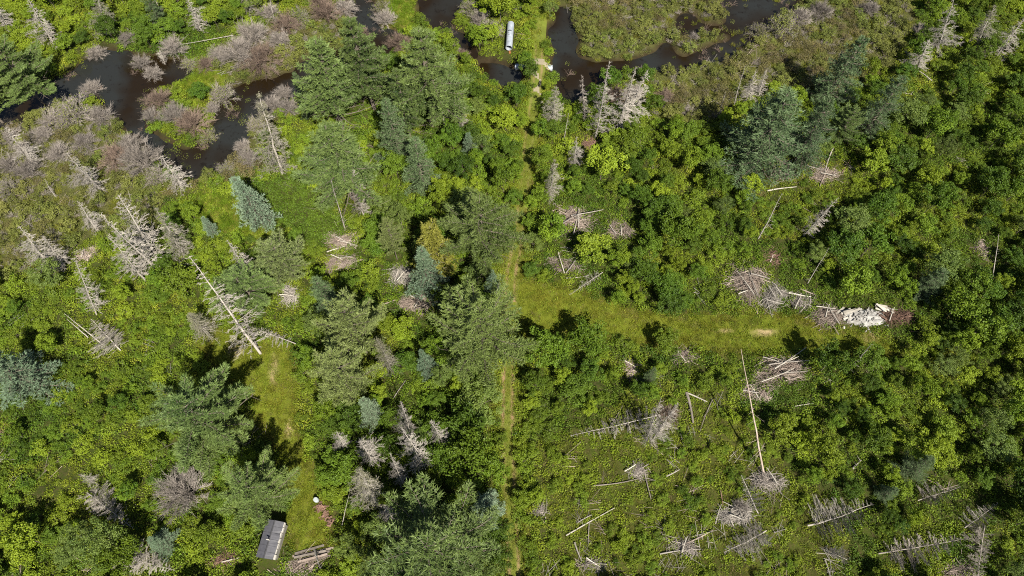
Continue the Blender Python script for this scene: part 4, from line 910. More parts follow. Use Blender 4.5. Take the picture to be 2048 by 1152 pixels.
bare_spots += [(ctr[0] + ax[0] * f, ctr[1] + ax[1] * f, 1.5) for f in (-1.8, 0, 1.8)]
for f in (-2, 0, 2): used_keepout.append((ctr[0] + ax[0] * f, ctr[1] + ax[1] * f, 2.0))
for f in (-1.5, 1.5): used_keepout.append((ctr[0] + f, ctr[1] - 2.6, 1.2))

# ------------------------------------------------------------------ rotten wood heap, white barrel, plank stack
A = at(637, 1008, .2); B = at(662, 1050, .2); dd = unit(B - A); nn = np.array([-dd[1], dd[0]]); LL = float(np.linalg.norm(B - A)); cc = (A + B) / 2
o = thing('rotten_wood_heap', 'narrow heap of red-brown rotten wood beside the grass path', 'wood heap', (cc[0], cc[1], float(ground(*cc))))
r = np.random.default_rng(9)
for i in range(64):
    mb = MB(); L = r.uniform(.25, .6); box(mb, -L / 2, L / 2, -r.uniform(.05, .11), r.uniform(.05, .11), 0, r.uniform(.06, .14), r.uniform(0, 1)); c = obj('wood_piece', mb.mesh('wood_piece', M['rotwood']), o)
    s = r.uniform(-.5, .5) * LL; t = r.normal() * .22; q = dd * s + nn * t; c.location = (q[0], q[1], max(0, .36 - abs(t) * .7) * r.uniform(.2, 1)); c.rotation_euler = (r.normal() * .3, r.normal() * .3, math.atan2(nn[1], nn[0]) + r.normal() * .5)
bare_spots += [(cc[0] + dd[0] * s, cc[1] + dd[1] * s, .7) for s in (-1.5, -.5, .5, 1.5)] + [tuple(A - dd * .5) + (.6,)]
used_keepout += [(cc[0] + dd[0] * s, cc[1] + dd[1] * s, 1.0) for s in (-1.5, -.5, .5, 1.5)]
M['plastic'] = solid('white_plastic', (.30, .34, .36), (.40, .44, .45), 4, rough=.4, rnd=.05, spec=.4)
p = at(633, 1000, .5); o = thing('barrel', 'small white barrel at the end of the rotten wood heap', 'barrel', (p[0], p[1], float(ground(*p))))
prof = [(.0, .24), (.08, .265), (.28, .275), (.3, .285), (.32, .275), (.52, .275), (.54, .285), (.56, .275), (.76, .265), (.82, .24)]
mb = MB(); tube(mb, [(0, 0, z) for z, _ in prof], [q for _, q in prof], 18); body = obj('body', mb.mesh('body', M['plastic'], True), o)
mb = MB(); tube(mb, [(0, 0, .815), (0, 0, .845)], .225, 18); obj('lid', mb.mesh('lid', M['plastic'], True), o)
A = at(584, 1120, .3); B = at(668, 1098, .3); LL = float(np.linalg.norm(B - A)); cc = (A + B) / 2
o = thing('plank_stack', 'stack of long weathered beams and planks beside the shed', 'plank stack', (cc[0], cc[1], float(ground(*cc)))); o.rotation_euler = (0, 0, math.atan2(*(B - A)[::-1]))
for i, (y, z, L, s) in enumerate([(-.62, 0, .92, -.05), (-.2, 0, .8, .0), (.22, .0, .98, .02), (.6, 0, .7, -.06), (-.4, .2, .7, .0), (.05, .2, .75, -.05)]):
    mb = MB(); box(mb, (s - L / 2) * LL, (s + L / 2) * LL, -.11, .11, 0, .14, .1 + .1 * i); c = obj('beam', mb.mesh('beam', M['deadwood_dark' if i % 2 else 'slash']), o); c.location = (0, y, z); c.rotation_euler = (0, 0, .05 * math.sin(i * 2.3))
bare_spots += [tuple(cc + (B - A) * f) + (.9,) for f in (-.45, -.25, -.05, .15, .35)]
used_keepout += [tuple(cc + (B - A) * f) + (1.4,) for f in (-.4, -.15, .1, .35)]

# ------------------------------------------------------------------ culverts
def steel():
    m, nt, out = mat('galvanised_steel'); tc = N(nt, 'ShaderNodeTexCoord').outputs['Object']
    c = mixc(nt, ramp(nt, noise(nt, 1.5, 4, .6, tc), .35, .65), (.24, .27, .31), (.36, .39, .44)); c = mixc(nt, ramp(nt, noise(nt, 2.4, 6, .75, tc), .60, .70), c, (.20, .14, .10))
    p = N(nt, 'ShaderNodeBsdfPrincipled'); p.inputs['Roughness'].default_value = .5; p.inputs['Metallic'].default_value = .25
    nt.links.new(c, p.inputs['Base Color']); nt.links.new(p.outputs[0], out.inputs[0]); return m
M['steel'] = steel()
M['rust'] = solid('rust', (.16, .06, .02), (.30, .13, .05), 5)
def culvert(L, rad, hole=False):
    n = int(L / .055); xs = np.linspace(0, L, n); S = 28; an = np.arange(S) * 2 * math.pi / S; mb = MB()
    for rr, k in ((rad, 0), (rad - .03, 1)):
        rr_ = rr + .02 * np.sin(xs * 2 * math.pi / .22); v = np.stack([np.repeat(xs, S), (np.cos(an)[None] * rr_[:, None]).ravel(), (np.sin(an)[None] * rr_[:, None]).ravel()], 1)
        f = []
        for i in range(n - 1):
            for j in range(S):
                if hole:
                    s = xs[i] / L
                    if (abs(s - .62) < .02 and 4 <= j <= 8) or (abs(s - .45) < .012 and 4 <= j <= 6) or (abs(s - .52) < .03 and j == 4): continue
                f.append((i * S + j, i * S + (j + 1) % S, (i + 1) * S + (j + 1) % S, (i + 1) * S + j))
        mb.add(v, f, .5)
    return mb.mesh('pipe', M['steel'], True)
CR = .52
A = at(1017.8, 99, CR * 1.6); B = at(1021.7, 52, CR * 1.6); L = float(np.linalg.norm(B - A))
o = thing('culvert_pipe', 'loose corrugated steel culvert pipe lying in the bushes left of the track', 'pipe', (A[0], A[1], max(float(ground(*A)), WATER_Z) + CR + .25)); o.rotation_mode = 'QUATERNION'
o.rotation_quaternion = Vector((B[0] - A[0], B[1] - A[1], .15)).to_track_quat('X', 'Z')
obj('pipe', culvert(L, CR, True), o)
mb = MB(); S = 28; an = np.arange(S) * 6.2832 / S; tube(mb, [(-.03, math.cos(a) * (CR - .012), math.sin(a) * (CR - .012)) for a in np.linspace(0, 6.2832, 29)], .03, 5); obj('rim', mb.mesh('rim', M['steel'], True), o)
mb = MB(); mb.add([(-.05, -.25, -CR + .02), (-.42, -.33, -CR - .25), (-.4, -.05, -CR - .3), (-.04, .05, -CR + .0), (-.2, -.2, -CR + .04)], [(0, 1, 4), (1, 2, 4), (2, 3, 4), (3, 0, 4)]); obj('rust_flap', mb.mesh('rust_flap', M['rust']), o)
bare_spots += [tuple(A + (B - A) * f) + (.9,) for f in np.linspace(-.15, 1.05, 9)]
for f in np.linspace(-.1, 1.1, 9): q = A + (B - A) * f; used_keepout.append((q[0], q[1], 1.3)); used_keepout.append((q[0] - .2, q[1] - 1.5, 1.0))
A = at(1030, 131, .0); B = at(1105, 134, .0); L = float(np.linalg.norm(B - A))
o = thing('culvert_pipe', 'steel culvert buried under the track, both ends showing at the water', 'pipe', (A[0], A[1], -.28)); o.rotation_mode = 'QUATERNION'
o.rotation_quaternion = Vector((B[0] - A[0], B[1] - A[1], 0)).to_track_quat('X', 'Z'); obj('pipe', culvert(L, .5), o)
used_keepout += [(A[0], A[1], 1.2), (B[0], B[1], 1.3)]

# ------------------------------------------------------------------ counted bushes and saplings
placed = []
def zone_at(x, y):
    u, v = to_px(x, y); return u, v
MK = np.array(used_keepout)
cellp = {}
def free(x, y, rad):
    if np.any(np.hypot(MK[:, 0] - x, MK[:, 1] - y) < MK[:, 2] + rad * .55): return False
    if gridmask(wetb, x, y) > .28: return False
    vv_ = float(to_px(x, y)[1]); wd_ = 525 < vv_ < 612 or 735 < vv_ < 855
    if strip_dist(TRACK_NS, np.array([x]), np.array([y]))[0] < (1.1 + rad * .75 if wd_ else .55 + rad * .5): return False
    if gridmask(clear_b, x + rad * .6, y) > .4 or gridmask(clear_b, x - rad * .6, y) > .4 or gridmask(clear_b, x, y + rad * .6) > .4 or gridmask(clear_b, x, y - rad * .3) > .4: return False
    return True
def near(x, y, rad, k):
    ci, cj = int(x // 4), int(y // 4)
    for a in (-1, 0, 1):
        for b in (-1, 0, 1):
            for (px, py, pr) in cellp.get((ci + a, cj + b), ()):
                if (px - x) ** 2 + (py - y) ** 2 < ((pr + rad) * k) ** 2: return True
    return False
def region(u, v):
    if u < 640: return 'left of the pale pine pair' if v > 420 else 'above the pond' if v < 120 else 'round the stream loop'
    if u < 1040: return 'between the pines and the dirt track'
    if v < 700 and u < 1460: return 'between the brown pool and the side clearing'
    if v < 700: return 'right of the brush piles'
    if u < 1500: return 'just below the side clearing'
    return 'in the lower right woods'
def zone_kind(x, y, r):
    u, v = to_px(x, y); u = float(u); v = float(v); uu = min(max(u, -150), 2200); vv = min(max(v, -50), 1250)
    inp = lambda p: bool(pip(p, np.array([uu]), np.array([vv]))[0])
    for p in (MEADOW_P, GRASS_ISLE, GRASS_TOP, SMOOTH, MEADOW_S): 
        if inp(p): return None
    if inp(MARSH_L) or inp(MARSH_T) or inp(MARSH_R): return ('marsh', r.uniform(.6, 1.15))
    if inp(LOW_BR): return ('shrub', r.uniform(.4, .85)) if r.uniform() < .5 else None
    if inp(LOW_TR): return ('shrub', r.uniform(.6, 1.0))
    if inp(FOREST_R):
        big = .5 + .5 * fbm(np.array([x * .06]), np.array([y * .06]), 40)[0]
        return ('sap', (.75 + 1.5 * r.uniform() ** 1.6) * (.6 + .65 * big)) if r.uniform() < .54 + .5 * (big - .75) else (('shrub', r.uniform(.6, 1.2)) if r.uniform() < .6 else None)
    if 690 < u < 1040 and v > 240: return ('sap', r.uniform(.9, 1.8)) if r.uniform() < .6 else ('shrub', r.uniform(.8, 1.3))
    if u < 640 and v > 1040: return ('sap', r.uniform(.9, 1.7)) if r.uniform() < .55 else ('shrub', r.uniform(.8, 1.3))
    if u < 600 and v < 130: return ('sap', r.uniform(.9, 1.6)) if r.uniform() < .4 else ('shrub', r.uniform(.8, 1.4))
    if u < 640:
        q = r.uniform() + .5 * (fbm(np.array([x * .09]), np.array([y * .09]), 44)[0] - .5); return ('shrub', r.uniform(.5, 1.1)) if q < .42 else ('sap', r.uniform(.7, 1.3)) if q < .5 else None
    return ('shrub', r.uniform(.7, 1.3)) if r.uniform() < .6 else ('sap', r.uniform(.8, 1.5))
r = np.random.default_rng(77)
cand = {'sap': [], 'shrub': [], 'marsh': []}
for (u, v, rad) in [(365, 572, 2.2), (108, 560, 1.9), (270, 1110, 2.0), (230, 1090, 2.1), (1700, 455, 2.4), (1180, 500, 2.1), (1100, 470, 2.0), (1000, 25, 2.2), (1170, 690, 2.1), (1330, 690, 1.6), (1650, 735, 1.9), (1090, 715, 2.2), (960, 810, 2.3), (930, 860, 2.2), (950, 920, 2.4), (1235, 600, 1.0)]:
    p = at(u, v, rad); cand['sap'].append((p[0], p[1], rad)); cellp.setdefault((int(p[0] // 4), int(p[1] // 4)), []).append((p[0], p[1], rad))
for _ in range(26000):
    y = r.uniform(-8, 108); x = r.uniform(-1, 1) * (72 + .42 * max(y, 0))
    zk = zone_kind(x, y, r)
    if zk is None: continue
    k, rad = zk
    if near(x, y, rad, .60 + .25 * r.uniform()) or not free(x, y, rad): continue
    cand[k].append((x, y, rad)); cellp.setdefault((int(x // 4), int(y // 4)), []).append((x, y, rad))
stuff_pts = {'sap': [], 'shrub': [], 'marsh': []}
LM = [('shed', 545, 1080), ('biggest pine', 868, 1108), ('spreading pine', 950, 662), ('large round pine', 962, 455), ('loose culvert pipe', 1020, 76), ('buried culvert', 1070, 132), ('brown pool', 1150, 155), ('white debris heap', 1722, 634), ('square stick pile', 1556, 742),
 ('largest brown brush pile', 1500, 572), ('pinkish brush pile', 1158, 436), ('largest blue-green pine', 1545, 255), ('shaggy top right firs', 1920, 60), ('tall brown dead stem', 1506, 830), ('two crossing grey snags', 1320, 840), ('pinkish fallen tree', 1680, 1030), ('mossy fallen tree', 1845, 1092),
 ('bushy shed pine', 500, 968), ('broad bright pine', 405, 845), ('pale pine pair', 690, 700), ('wide green pine', 676, 300), ('lone blue spruce', 496, 398), ('tall dead trio', 270, 470), ('longest dead trunk', 450, 610), ('fanned fallen fir', 210, 670), ('left-edge blue pine', 18, 735), ('stream loop', 385, 330), ('pond', 240, 140),
 ('silver fallen fir', 220, 1020), ('dead cluster', 790, 900), ('bare-trunked pine', 655, 148), ('dense pine', 846, 128), ('side clearing', 1200, 630), ('right picture edge', 2048, 560), ('lower right corner', 2048, 1100), ('upper left corner', 0, 0), ('far left fir pair', 85, 495), ('long pale pole', 1180, 1044), ('bottom left grass', 150, 950), ('pale sand bar', 1527, 666), ('young right conifer', 1870, 560), ('bleached marsh snags', 1240, 200), ('dark marsh pool', 1380, 45), ('right stream bend', 1475, 80), ('pale snag group', 1510, 170), ('deepest marsh conifer', 1692, 135), ('right marsh top edge', 1650, 0), ('top of the track', 1085, 0), ('right marsh middle', 1250, 60), ('lone bleached fir', 170, 345), ('left marsh edge', 0, 420), ('grey stream thicket', 150, 240), ('round culvert bush', 1000, 25), ('right marsh pines', 1760, 200), ('leaning fir pair', 1590, 435), ('thick dark broken trunk', 1380, 815), ('upper right woods', 1950, 300), ('right-hand thicket', 1900, 430), ('lower right conifer', 1840, 930)]
LMW = np.array([at(a, b) for _, a, b in LM])
NTH = ['nearest', 'second nearest', 'third nearest', 'fourth nearest', 'fifth nearest', 'sixth nearest', 'seventh nearest', 'eighth nearest', 'ninth nearest', 'tenth nearest', 'eleventh nearest', 'twelfth nearest', 'thirteenth nearest', 'fourteenth nearest', 'fifteenth nearest']
def name_by_place(items):
    """items: (object, x, y, look) -> labels like 'second nearest green sapling above the shed'"""
    cells = {}
    for o, x, y, look in items:
        d = np.hypot(LMW[:, 0] - x, LMW[:, 1] - y); i = int(d.argmin()); dx, dy = x - LMW[i, 0], y - LMW[i, 1]
        an_ = int(round(math.atan2(dy, dx) / (math.pi / 4))) % 8; side = ['right of', 'to the upper right of', 'above', 'to the upper left of', 'left of', 'to the lower left of', 'below', 'to the lower right of'][an_]
        cells.setdefault((look, side, LM[i][0]), []).append((float(d[i]), o))
    for (look, side, lm), lst in cells.items():
        lst.sort(key=lambda q: q[0])
        for k, (_, o) in enumerate(lst):
            o['label'] = ('%s %s the %s' % (look, side, lm)) if len(lst) == 1 else ('%s %s %s the %s' % (NTH[min(k, 14)], look, side, lm))
for k, lst in cand.items():
    def inview(q):
        u, v = to_px(q[0], q[1], 1.0); return (-20 < u < 2068) and (-20 < v < 1172)
    lst = [q for q in lst]; vis = sorted([q for q in lst if inview(q)], key=lambda q: -q[2]); rest = [q for q in lst if not inview(q)]
    nmax = 300; named = []
    stuff_pts[k] = vis[nmax:] + rest
    for i, (x, y, rad) in enumerate(vis[:nmax]):
        u, v = to_px(x, y, 1.0); reg = region(float(u), float(v))
        t = float(vnoise(np.array([x * .11]), np.array([y * .11]), 50)[0]) + r.normal() * .14
        if 690 < u < 1040 or (u > 1240 and v < 560): t -= .14
        if 1080 < u < 1660 and v > 830: t += .16
        if k == 'sap':
            kk = 'sapy%d' % (i % 2) if t > .76 else 'sapo%d' % (i % 2) if (i * 37) % 11 < 2 else 'sapb%d' % (i % 3) if t > .38 else 'sap%d' % (i % 3); h = rad * r.uniform(2.0, 3.3)
            look = ('yellow-green ' if kk[:4] == 'sapy' else 'grey-green ' if kk[:4] == 'sapo' else 'mid-green ' if kk[:4] == 'sapb' else 'deep green ') + 'leafy sapling'; nm, ct, gp = 'sapling', 'sapling', 'leafy saplings massed between the pines'
        elif k == 'shrub':
            kk = 'shruby%d' % (i % 2) if t > .58 else 'shrub%d' % (i % 3); h = rad * r.uniform(1.0, 1.5); look = ('yellow-green ' if kk[:6] == 'shruby' else 'green ') + 'low bush'; nm, ct, gp = 'leafy_bush', 'bush', 'low leafy bushes between the trees'
        else:
            kk = 'marshb0' if t > .66 else 'marsh%d' % (i % 3); h = rad * r.uniform(.9, 1.3); look = ('russet ' if kk == 'marshb0' else 'olive ') + 'marsh bush'; nm, ct, gp = 'marsh_bush', 'bush', 'low bushes in the marsh'
        named.append((plant(kk, nm, look, ct, x, y, h, rad, group=gp), x, y, look))
    name_by_place(named)
name_by_place(bare_named)

# ------------------------------------------------------------------ stuff: what nobody could count
def proto(name, kind):
    parts, h, R = KIND[kind]; return [me for n, me in parts if n in ('crown', 'foliage', 'twigs')][-1], h, R
def clump(seed, n, R, h, L, W, material, spread=.6):
    q = np.random.default_rng(seed); mb = MB(); a = q.uniform(0, 6.28, n); rr = np.sqrt(q.uniform(0, 1, n)) * R
    zz = h * (1 - (rr / R) ** 2 * .6) * q.uniform(.2, 1, n); p = np.stack([np.cos(a) * rr, np.sin(a) * rr, zz], 1)
    leaves(mb, p, np.stack([np.cos(a) * rr / R, np.sin(a) * rr / R, np.full(n, .55)], 1) + q.normal(size=(n, 3)) * spread, L * q.uniform(.7, 1.3, n), W, np.clip(.45 + q.normal(size=n) * .17 + .25 * np.sin(a * 2 + seed) * rr / R, 0, 1), q)
    return mb.mesh('clump', M[material])
def tuft(seed, n, R, h, material, w=.03):
    q = np.random.default_rng(seed); mb = MB(); a = q.uniform(0, 6.28, n); rr = np.sqrt(q.uniform(0, 1, n)) * R; p = np.stack([np.cos(a) * rr, np.sin(a) * rr, np.zeros(n)], 1)
    blades(mb, p, np.stack([np.cos(a) * .3, np.sin(a) * .3, np.ones(n)], 1) + q.normal(size=(n, 3)) * .35, h * q.uniform(.6, 1.3, n), w, q.uniform(0, 1, n), q); return mb.mesh('tuft', M[material])
def twigclump(seed, n, R, h, material):
    q = np.random.default_rng(seed); mb = MB(); a = q.uniform(0, 6.28, n); rr = q.uniform(0, .4, n) * R; A = np.stack([np.cos(a) * rr, np.sin(a) * rr, np.zeros(n)], 1); B = A + np.stack([np.cos(a) * R * .7, np.sin(a) * R * .7, np.full(n, h)], 1) * q.uniform(.5, 1.1, (n, 1)) + q.normal(size=(n, 3)) * .15 * R
    sticks(mb, A, B, .014, .007, q.uniform(0, 1, n))
    k = q.integers(0, n, n * 3); m_ = A[k] + (B[k] - A[k]) * q.uniform(.4, 1, (n * 3, 1)); sticks(mb, m_, m_ + q.normal(size=(n * 3, 3)) * np.array([.22, .22, .14]) * R, .010, .006, q.uniform(0, 1, n * 3)); return mb.mesh('twigclump', M[material])
def scatter(name, label, cat, meshes, pts):
    """pts: rows of x, y, z, scale_xy, scale_z, spin, pick"""
    pts = np.asarray(pts, float)
    if not len(pts): return
    cl = bpy.data.collections.new(name + '_sources')
    for i, me in enumerate(meshes): cl.objects.link(bpy.data.objects.new('%s_source_%02d' % (name, i), me))
    me = bpy.data.meshes.new(name); me.vertices.add(len(pts)); me.vertices.foreach_set('co', pts[:, :3].ravel())
    a = me.attributes.new('scl', 'FLOAT_VECTOR', 'POINT'); a.data.foreach_set('vector', np.stack([pts[:, 3], pts[:, 3], pts[:, 4]], 1).ravel())
    a = me.attributes.new('rot', 'FLOAT_VECTOR', 'POINT'); a.data.foreach_set('vector', np.stack([rng.normal(size=len(pts)) * .08, rng.normal(size=len(pts)) * .08, pts[:, 5]], 1).ravel())
    a = me.attributes.new('pick', 'INT', 'POINT'); a.data.foreach_set('value', pts[:, 6].astype(np.int32))
    me.update(); o = obj(name, me); tag(o, label, cat, kind='stuff')
    ng = bpy.data.node_groups.new(name, 'GeometryNodeTree')
    ng.interface.new_socket(name='Geometry', in_out='INPUT', socket_type='NodeSocketGeometry'); ng.interface.new_socket(name='Geometry', in_out='OUTPUT', socket_type='NodeSocketGeometry')
    gi = ng.nodes.new('NodeGroupInput'); go = ng.nodes.new('NodeGroupOutput'); ip = ng.nodes.new('GeometryNodeInstanceOnPoints')
    ci = ng.nodes.new('GeometryNodeCollectionInfo'); ci.inputs['Collection'].default_value = cl; ci.inputs['Separate Children'].default_value = True; ci.inputs['Reset Children'].default_value = True
    def na(n_, t):
        q = ng.nodes.new('GeometryNodeInputNamedAttribute'); q.data_type = t; q.inputs['Name'].default_value = n_; return next(s for s in q.outputs if s.enabled and s.name == 'Attribute')
    l = ng.links.new; l(gi.outputs[0], ip.inputs['Points']); l(ci.outputs[0], ip.inputs['Instance']); ip.inputs['Pick Instance'].default_value = True
    l(na('pick', 'INT'), ip.inputs['Instance Index']); l(na('rot', 'FLOAT_VECTOR'), ip.inputs['Rotation']); l(na('scl', 'FLOAT_VECTOR'), ip.inputs['Scale']); l(ip.outputs[0], go.inputs[0])
    md = o.modifiers.new('scatter', 'NODES'); md.node_group = ng
    return o
r = np.random.default_rng(99)
def rows(lst, nk, hfun):
    return [(x, y, float(ground(x, y)) - .05, rad, hfun(rad), r.uniform(0, 6.28), r.integers(0, nk)) for x, y, rad in lst]
def norm_kinds(ks):
    out_ = []
    for k in ks:
        me, h, R = proto('', k); out_.append((me, h, R))
    return out_
for nm, key, ks, lab, f in (('sapling_thicket', 'sap', ['sap0', 'sapb1', 'sap2', 'sapb0', 'sapy0'], 'mass of smaller leafy saplings filling the thicket', 2.6), ('bush_thicket', 'shrub', ['shrub0', 'shrub1', 'shruby0', 'shrub2'], 'mass of smaller leafy bushes over the ground', 1.25), ('marsh_thicket', 'marsh', ['marsh0', 'marsh1', 'marsh2', 'marshb0'], 'mass of smaller olive marsh bushes', 1.1)):
    nk = norm_kinds(ks); pts = []
    for x, y, rad in stuff_pts[key]:
        i = int(r.integers(0, len(nk))); pts.append((x, y, float(ground(x, y)) - .05, rad / nk[i][2], rad * f / nk[i][1] * r.uniform(.8, 1.2), r.uniform(0, 6.28), i))
    scatter(nm, lab, 'thicket', [q[0] for q in nk], pts)

# ground cover over everything that is not track or water
step = .62
xs = np.arange(-118, 118, step); ys = np.arange(-10, 112, step); X, Y = np.meshgrid(xs, ys); X = X.ravel() + r.uniform(-.4, .4, X.size); Y = Y.ravel() + r.uniform(-.4, .4, Y.size)
ok = np.abs(X) < 70 + .45 * np.maximum(Y, 0); X, Y = X[ok], Y[ok]
wet_ = gridmask(wetb, X, Y); cl_ = gridmask(clear_b, X, Y); td = strip_dist(TRACK_NS, X, Y); mar = gridmask(marsh, X, Y); U, V_ = to_px(X, Y)
Ucl = np.clip(U, -150, 2200); Vcl = np.clip(V_, -50, 1250)
land = (wet_ < .34) & (cl_ < .45) & (td > np.where(Y > 88, -1, .85 + .9 * (fbm(X * .3, Y * .3, 71) - .4)))
kd = np.ones(len(X), bool)
for (kx, ky, kr) in bare_spots: kd &= ~(np.hypot(X - kx, Y - ky) < kr)
gr = np.zeros(len(X), bool)
for p in (MEADOW_P, GRASS_ISLE, GRASS_TOP): gr |= pip(p, Ucl, Vcl)
sm = pip(SMOOTH, Ucl, Vcl); low = pip(LOW_BR, Ucl, Vcl) | pip(LOW_TR, Ucl, Vcl) | pip(MEADOW_S, Ucl, Vcl)
def gcover(name, lab, cat, mask, meshes, smin, smax, zs=1., dens=1., patchy=False):
    i = np.nonzero(mask & (r.uniform(size=len(X)) < dens))[0]; n = len(i); s = r.uniform(smin, smax, n) * (.75 + .5 * fbm(X[i] * .35, Y[i] * .35, 60))
    pick_ = r.integers(0, len(meshes), n) if not patchy else np.clip(((fbm(X[i] * .16, Y[i] * .16, 64) - .25) * 2.0 * len(meshes) + r.normal(size=n) * .9), 0, len(meshes) - 1).astype(int)
    scatter(name, lab, cat, meshes, np.stack([X[i], Y[i], ground(X[i], Y[i]) - .03, s, s * zs * r.uniform(.7, 1.3, n), r.uniform(0, 6.28, n), pick_], 1))
gA = [clump(712, 64, .55, .6, .17, .11, 'leaf_deep')] + [clump(710 + i, 60, .55, .6, .18, .12, 'leaf') for i in range(2)] + [clump(700 + i, 70, .6, .5, .17, .10, 'fern') for i in range(2)] + [clump(705, 60, .5, .35, .16, .10, 'leaf_yellow')]
gM = [clump(720 + i, 60, .55, .42, .13, .075, 'leaf_marsh') for i in range(3)] + [twigclump(730, 26, .6, .5, 'greytwig'), clump(735, 50, .5, .4, .13, .07, 'leaf_marsh_brown'), tuft(736, 90, .45, .5, 'grass', .035)]
gS = [clump(740 + i, 80, .55, .5, .15, .10, 'leaf_deep') for i in range(3)]
gG = [tuft(750 + i, 110, .45, .42, 'grass_bright', .035) for i in range(2)] + [clump(755, 50, .5, .3, .16, .09, 'leaf_yellow')]
gL = [clump(770 + i, 70, .55, .36, .16, .10, 'fern') for i in range(2)] + [clump(774, 60, .5, .4, .17, .1, 'leaf_yellow'), clump(775, 60, .55, .4, .17, .1, 'leaf_yellow'), clump(779, 60, .5, .3, .15, .1, 'leaf_yellow'), clump(781, 60, .5, .35, .15, .1, 'fern'), tuft(777, 90, .45, .35, 'grass', .03), tuft(776, 90, .45, .35, 'drygrass', .03)]
gT = [tuft(760, 70, .45, .15, 'grass', .034), tuft(761, 60, .40, .24, 'grass', .036), tuft(762, 50, .40, .20, 'drygrass', .03), clump(763, 26, .32, .16, .13, .08, 'fern'), tuft(764, 70, .45, .14, 'grass_bright', .034)]
wood_ = pip(FOREST_R, Ucl, Vcl) | ((Ucl > 690) & (Ucl < 1045) & (Vcl > 230)); wood_ &= fbm(X * .13, Y * .13, 83) < .53
gW = [clump(780 + i, 64, .55, .5, .16, .10, 'leaf_deep') for i in range(2)] + [clump(783 + i, 60, .55, .55, .17, .11, 'leaf') for i in range(2)]
gcover('woodland_growth', 'deeper green leafy growth under the saplings', 'undergrowth', land & kd & ~gr & ~sm & ~low & wood_ & (mar < r.uniform(.25, .75, len(X))), gW, .75, 1.25, dens=.85)
gcover('undergrowth', 'yellow-green leafy undergrowth covering the forest floor', 'undergrowth', land & kd & ~gr & ~sm & ~low & ~wood_ & (mar < r.uniform(.25, .75, len(X))), gA, .75, 1.25, dens=.9, patchy=True)
gcover('marsh_growth', 'olive and brown low growth covering the marsh', 'marsh growth', land & kd & ~gr & ~sm & (mar >= r.uniform(.25, .75, len(X))), gM, .7, 1.25, dens=.85)
gcover('cutover_growth', 'low bright green growth with dry grass on the cut-over ground', 'undergrowth', land & kd & ~gr & low, gL, .7, 1.25, dens=.92)
gcover('smooth_shrub_cover', 'even dark green shrub cover between the blue spruce and the wide pine', 'undergrowth', land & kd & sm, gS, 1.0, 1.3)
gcover('lush_grass', 'bright green wild grass by the pond and the lone spruce', 'grass', land & kd & gr, gG, .9, 1.3)
tr = (wet_ < .1) & ((cl_ > .3) | ((td < 1.9)))
xs2 = r.uniform(-60, 60, 150000); ys2 = r.uniform(-6, 105, 150000); c2 = gridmask(clear_b, xs2, ys2); t2 = strip_dist(TRACK_NS, xs2, ys2)
rutd = np.abs(np.abs(t2) - .5)
okk = ((c2 > .25) | (t2 < 1.9)) & ~((t2 < 1.7) & (rutd < .2)) & (gridmask(wetb, xs2, ys2) < .1)
u2, v2 = to_px(xs2, ys2); okk &= ~((np.abs(u2 - 1527) < 34) & (np.abs(v2 - 666) < 6)) & ~((v2 > 118) & (v2 < 215) & (t2 < 1.2))
i2 = np.nonzero(okk)[0]; s2 = r.uniform(.7, 1.3, len(i2))
scatter('track_grass', 'short yellow-green grass growing on the tracks and clearing', 'grass', gT, np.stack([xs2[i2], ys2[i2], ground(xs2[i2], ys2[i2]) + .03, s2, s2 * r.uniform(.6, 1.4, len(i2)), r.uniform(0, 6.28, len(i2)), r.choice(5, len(i2), p=[.36, .2, .1, .16, .18])], 1))

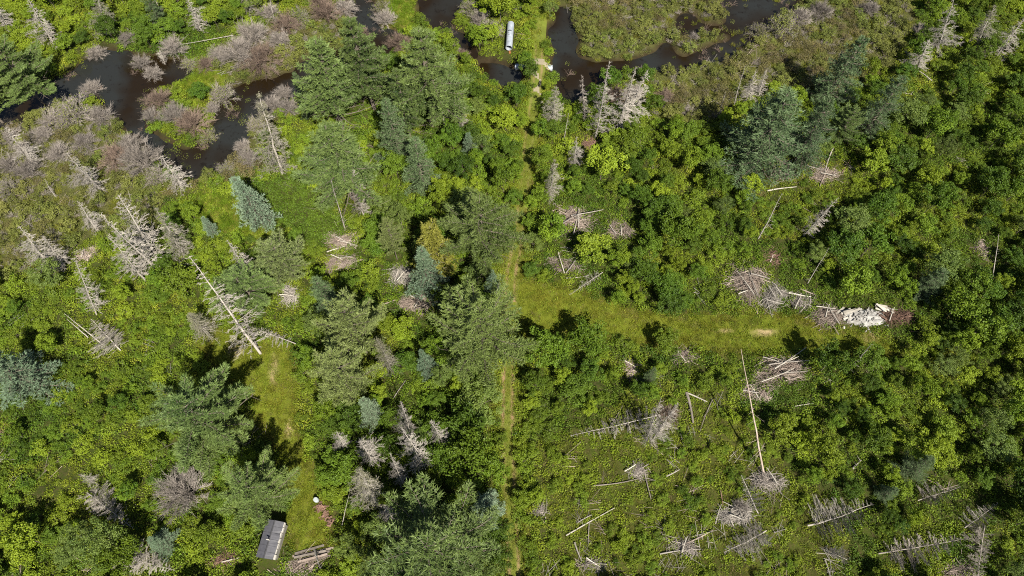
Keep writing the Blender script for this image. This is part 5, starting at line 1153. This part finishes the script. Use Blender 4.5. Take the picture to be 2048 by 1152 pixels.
def litter(seed, n, R):
    q = np.random.default_rng(seed); mb = MB(); c = np.stack([q.normal(size=n) * R, q.normal(size=n) * R, q.uniform(.15, .5, n)], 1); az = q.uniform(0, 3.14) + q.normal(size=n) * .8; L = q.uniform(.25, 1.2, n)
    d = np.stack([np.cos(az), np.sin(az), q.normal(size=n) * .15], 1) * L[:, None]; sticks(mb, c - d, c + d, .022, .012, q.uniform(0, 1, n), 4); return mb.mesh('litter', M['deadwood' if seed % 2 else 'slash'])
i3 = np.nonzero(land & (((low | (mar > .6)) & (r.uniform(size=len(X)) < .020)) | (r.uniform(size=len(X)) < .003)))[0]
scatter('stick_litter', 'loose dead sticks strewn over the low growth', 'sticks', [litter(800 + i, 7, .5) for i in range(6)], np.stack([X[i3], Y[i3], ground(X[i3], Y[i3]), r.uniform(.6, 1.3, len(i3)), np.ones(len(i3)), r.uniform(0, 6.28, len(i3)), r.integers(0, 6, len(i3))], 1))

# weed and drowned twigs on the water
xs3 = r.uniform(-110, 110, 40000); ys3 = r.uniform(45, 112, 40000); w3 = gridmask(wetb, xs3, ys3); u3, v3 = to_px(xs3, ys3); n3 = fbm(xs3 * .22, ys3 * .22, 90)
weed = (w3 > .4) & (n3 > np.where(u3 > 1250, .46, .60)) & (r.uniform(size=len(xs3)) < np.where(u3 > 1250, .2, .22))
i4 = np.nonzero(weed)[0]
def mat_weed(seed, n, R, material):
    q = np.random.default_rng(seed); mb = MB(); a = q.uniform(0, 6.28, n); rr = np.sqrt(q.uniform(0, 1, n)) * R
    leaves(mb, np.stack([np.cos(a) * rr, np.sin(a) * rr, q.uniform(.01, .05, n)], 1), np.array([[0, 0, 1.]]) + q.normal(size=(n, 3)) * .15, .12 * q.uniform(.6, 1.3, n), .09, q.uniform(0, 1, n), q); return mb.mesh('weed', M[material])
scatter('water_weed', 'olive weed and sedge growing out of the shallow water', 'water weed', [mat_weed(850, 26, .5, 'leaf_marsh'), clump(851, 50, .5, .45, .13, .07, 'leaf_marsh'), tuft(852, 50, .35, .5, 'grass', .03), twigclump(853, 14, .6, .4, 'browntwig')], np.stack([xs3[i4], ys3[i4], np.full(len(i4), WATER_Z + .01), r.uniform(.6, 1.3, len(i4)), r.uniform(.6, 1.2, len(i4)), r.uniform(0, 6.28, len(i4)), np.where(u3[i4] > 1250, r.integers(0, 4, len(i4)), r.choice([0, 0, 3], len(i4)))], 1))
